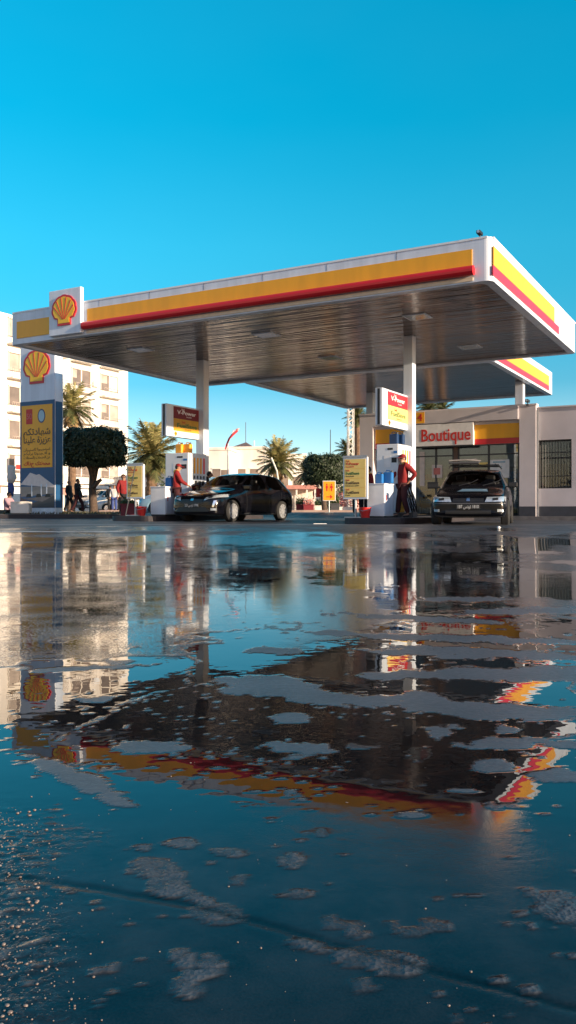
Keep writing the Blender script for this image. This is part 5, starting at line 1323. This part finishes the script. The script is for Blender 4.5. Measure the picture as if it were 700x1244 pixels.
# projecting near bay
MB().box(-2.5, along(26, o_, dr) + .1, -1.0, -.003, -1, Ht - .6).build('projecting_bay', M['cream2'], t)
for f_ in range(1, 6):
    z = 2.9 + (f_ - 1) * fl
    for k, xx in enumerate((-6.8, -.4, 4.6, 8.6, 12.8)):
        if xx > L1 - 3: continue
        y0 = -1.0 if xx == -.4 else 0
        w2 = 2.6
        wn = MB().box(xx, xx + w2, y0 - .02, y0 - .003, z + .75, z + 2.35).build('window', M['window'], t)
        fm = MB().box(xx - .08, xx, y0 - .10, y0 - .004, z + .7, z + 2.45).box(xx + w2, xx + w2 + .08, y0 - .10, y0 - .004, z + .7, z + 2.45).box(xx + w2 * .48, xx + w2 * .54, y0 - .06, y0 - .022, z + .75, z + 2.35).box(xx - .08, xx + w2 + .08, y0 - .12, y0 - .005, z + 2.36, z + 2.5)
        fm.build('frame', M['cream'], wn)
        rv = random.random()
        if rv < .75: MB().box(xx + w2 * .55, xx + w2 * .98, y0 - .05, y0 - .024, z + .78 + (1.0 if rv < .3 else 0), z + 2.3).build('shutter', M['shutter' if rv < .5 else 'cream'], wn)
        if random.random() < .6: MB().box(xx + .02, xx + w2 * random.uniform(.2, .46), y0 - .05, y0 - .024, z + .78 + random.choice((0, .7)), z + 2.3).build('shutter', M['shutter'], wn)
        if random.random() < .45: MB().box(xx + w2 + .25, xx + w2 + 1.05, y0 - .35 if y0 == 0 else -.35, y0 - .004 if y0 == 0 else -.004, z + .9, z + 1.45, bev=.03).build('air_conditioner', M['white2'], t)
        if xx > -1:
            bl = MB().box(xx - .2, xx + w2 + .2, y0 - .75, y0 - .005, z + .0, z + .12).build('balcony', M['cream2'], t)
            rl = MB()
            for q in range(15): u = xx - .18 + q * (w2 + .36) / 14; rl.tube([(u, y0 - .72, z + .1), (u, y0 - .72, z + .9)], .018, 5)
            rl.tube([(xx - .2, y0 - .72, z + .9), (xx + w2 + .2, y0 - .72, z + .9)], .03, 6)
            rl.build('railing', M['shutter'], bl)
# ground floor shops under a canopy slab
MB().box(L0, L1, -1.6, -.003, 2.45, 2.75).build('shop_canopy', M['cream2'], t)
for k, xx in enumerate((-8, -4.2, -.5, 4, 7.6, 11.2, 14.4)):
    if xx > L1 - 2: continue
    sf = MB().box(xx, xx + 2.8, -1.03 if xx == -.5 else -.02, -.004 if xx != -.5 else -1.003, -.5, 2.2).build('shopfront', M['window' if k % 2 else 'cardkblue'], t)
    MB().box(xx, xx + 2.8, -1.15, -1.05, 1.75, 2.4).build('shop_board', M['awning' if k % 2 else 'white2'], sf)
p = PT(7, 74.5); 
t = thing('wall_sign', 'small red and white sign fixed to the apartment block wall', 'sign', Vector((-25.2, 74.9, 4.3)), math.atan2(dr.y, dr.x)); MB().box(0, .9, -1.2, -1.1, 0, 1.3).build('panel', M['postcard'], t); MB().box(.1, .8, -1.215, -1.2, .1, .5).build('print', M['redink'], t)
# low shops to the right of the block
p = PT(148, 92); t = building(PT(150, 95), R(TH + 20), 'low cream shop row behind the far parked cars', 9, 8, Z_at(571, 95) - .7, M['cream'], 0)
for k in range(3): MB().box(-4.2 + k * 2.9, -1.8 + k * 2.9, -.05, -.003, -.5, 2.3).build('shopfront', M['shade'], t)
MB().box(-1.2, 1.4, -.12, -.003, 2.6, 3.5).build('shop_board', M['white2'], t)

def villa(px0, px1, ytop, D, label, m_='cream', rz=0, wins=(), roof=None, base=None, h_extra=0):
    cx = (px0 + px1) / 2; p = PT(cx, D); w_ = (px1 - px0) / F * D; H_ = Z_at(ytop, D) - p.z
    t = building(p, rz, label, w_, 8, H_ - .25, M[m_], 0)
    for (u, v, ww, hh) in wins:
        x0 = -w_ / 2 + u * w_; wn = MB().box(x0, x0 + ww, -.03, -.003, v, v + hh).build('window', M['window'], t)
        MB().box(x0 - .06, x0 + ww + .06, -.08, -.005, v + hh, v + hh + .08).box(x0 - .06, x0 + ww + .06, -.1, -.005, v - .1, v).build('sill', M['cream2'], wn)
    return t, w_, H_
villa(248, 278, 543.5, 76, 'pale grey flat roofed house left of the flagpole', 'cream2', R(-8), [(.35, 2.6, .7, 1.2), (.7, 2.4, .7, 1.3)])
MB()
t, w_, H_ = villa(277, 322, 542.5, 80, 'cream villa with a low pyramid roof behind the flagpole', 'cream', R(-8), [(.25, 2.6, .8, 1.4), (.60, 2.6, .8, 1.4), (.85, 1.0, .8, 1.6)])
mb = MB(); zt = H_
A = [mb.bm.verts.new(q) for q in ((-w_ * .42, .3, zt), (w_ * .12, .3, zt), (w_ * .12, 4.5, zt), (-w_ * .42, 4.5, zt))]; ap = mb.bm.verts.new((-w_ * .14, 2.4, zt + .62)); mb.bm.faces.new(A)
for k in range(4): mb.bm.faces.new((A[k], A[(k + 1) % 4], ap))
mb.build('pyramid_roof', M['terracotta'], t)
MB().tube([(-w_ * .16, 2.6, zt + .5), (-w_ * .16, 2.6, zt + 2.6)], .035, 6).build('antenna', M['greyd'], t)
MB().tube([(w_ * .12, 1.8, zt), (w_ * .12, 1.8, zt + .7)], .06, 6).build('chimney', M['cream'], t)
villa(318, 372, 551, 86, 'long cream house behind the middle palm', 'cream2', R(5), [(.1, 2.2, .9, 1.3), (.4, 2.2, .9, 1.3), (.7, 2.2, .9, 1.3)])
villa(366, 440, 566, 92, 'low cream house behind the square clipped tree', 'cream', R(-5), [(.1, 1.2, .9, 1.3), (.3, 1.2, .9, 1.3), (.6, 1.2, .9, 1.3), (.85, 1.2, .9, 1.3)])
villa(158, 250, 574, 88, 'low pale house behind the big palm', 'cream2', R(3), [(.1, 1.2, .9, 1.3), (.3, 1.2, .9, 1.3), (.6, 1.2, .9, 1.3)])
villa(190, 252, 590, 70, 'low garden wall house behind the left pump', 'cream', R(0), [(.2, .8, .9, 1)])
# terrace kiosk
p = PT(366, 50); t = thing('kiosk', 'open terrace kiosk with pink awning and white posts', 'kiosk', p, R(-3))
w_ = 36 / F * 50; zt = Z_at(589.5, 50) - p.z; zb2 = Z_at(594.5, 50) - p.z
MB().box(-w_ / 2, w_ / 2, -.3, 2.2, zb2, zt, bev=.02).build('awning', M['awning'], t)
for x in (-.47, -.15, .2, .47): MB().box(x * w_ - .05, x * w_ + .05, -.2, -.1, 0, zb2).build('post', M['cream2'], t)
MB().box(-w_ / 2, w_ / 2, 2.0, 2.1, 0, zb2).build('back_wall', M['cream'], t)
MB().box(-w_ * .3, w_ * .1, 1.2, 1.6, 0, 1.0).build('counter', M['cream2'], t)
def planter(px, D, w_, h, m_, label, plant='shrub', ph=.35):
    p = PT(px, D); t = thing('planter', label, 'planter', p, 0, group='planters and shrubs along the far pavement')
    MB().box(-w_ / 2, w_ / 2, -.2, .2, 0, h, bev=.015).box(-w_ / 2 - .02, w_ / 2 + .02, -.22, .22, h - .05, h).build('trough', m_, t)
    mb = MB()
    for i in range(420):
        q = Vector((random.uniform(-w_ / 2, w_ / 2), random.uniform(-.2, .2), h + abs(random.gauss(0, .5)) * ph)); leaf(mb, q, Vector((random.gauss(0, 1), random.gauss(0, 1), .4)), .05)
    mb.build('foliage', M[plant], t, recalc=False)
planter(365, 47, .48, .42, M['maroon'], 'maroon planter, left one beside the kiosk')
planter(375, 46.6, .58, .42, M['maroon'], 'maroon planter, right one of the pair beside the kiosk', 'flower', .3)
planter(389, 47, .6, .36, M['cream2'], 'white planter left of the toilet sign post')
planter(407, 48, .5, .5, M['greyd'], 'dark planter behind the toilet sign', 'shrub', .7)
planter(418, 49, 1.1, .3, M['cream2'], 'low pale planter full of flowers behind the right price board', 'flower', 1.)
planter(157, 28.6, .5, .52, M['maroon'], 'dark red bin shaped planter under the left price board', 'shrub', .1)
def bush(px, D, rx, h, label, m_='shrub', n=1500):
    p = PT(px, D); t = thing('shrub', label, 'shrub', p, 0)
    mb = MB()
    for i in range(n):
        d = Vector((random.gauss(0, 1), random.gauss(0, 1), abs(random.gauss(0, 1)))).normalized(); r_ = random.uniform(.6, 1.) * (1 + .2 * math.sin(d.x * 8 + d.z * 5))
        leaf(mb, Vector((d.x * rx * r_, d.y * rx * .6 * r_, .1 + d.z * h * r_)), d + Vector((random.gauss(0, .6), random.gauss(0, .6), random.gauss(0, .6))), .09)
    mb.build('foliage', M[m_], t, recalc=False); MB().tube([(0, 0, 0), (0, 0, h * .7)], .04, 6).build('stem', M['trunk'], t)
bush(429, 56, 1.0, 1.9, 'pale flowering shrub behind the right price board', 'flower')
bush(415, 60, 1.3, 2.6, 'dark shrub between the toilet sign and the lattice mast')
bush(385, 58, 1.2, 1.9, 'shrub behind the red shirted person by the planters')
bush(324, 60, 1.6, 2.2, 'loose shrub under the middle palm')
bush(350, 62, 1.4, 2.0, 'green shrub left of the kiosk')
bush(207, 60, 2.0, 2.4, 'wide shrub behind the left fuel pump')
# far pavement
mb = MB(); p0_ = PT(120, 44.5); p1_ = PT(470, 43.0); z_ = .58
mb.prism([(p0_.x, p0_.y), (p1_.x, p1_.y), (p1_.x + 6, 70), (p0_.x - 6, 70)], z_ - .3, z_ + .12, lambda u, v, h: (u, v, h)); struct(mb.build('far_pavement', M['pave']))
# litter scraps on the forecourt
t = MB().box(-.16, .16, -.02, .05, 0, .012).build('paper_scrap', M['whiteink']); tagm(t, 'flat white scrap of paper lying on the forecourt', 'litter', PT(389, 20.5) + Vector((0, 0, .004)), .1)
t = MB().lathe([(.02, 0), (.035, .02), (.03, .05), (.01, .06)], 9).build('crumpled_cup', M['whiteink']); tagm(t, 'crumpled white cup lying before the old car', 'litter', PT(606, 17.2) + Vector((0, 0, .0)), .3)
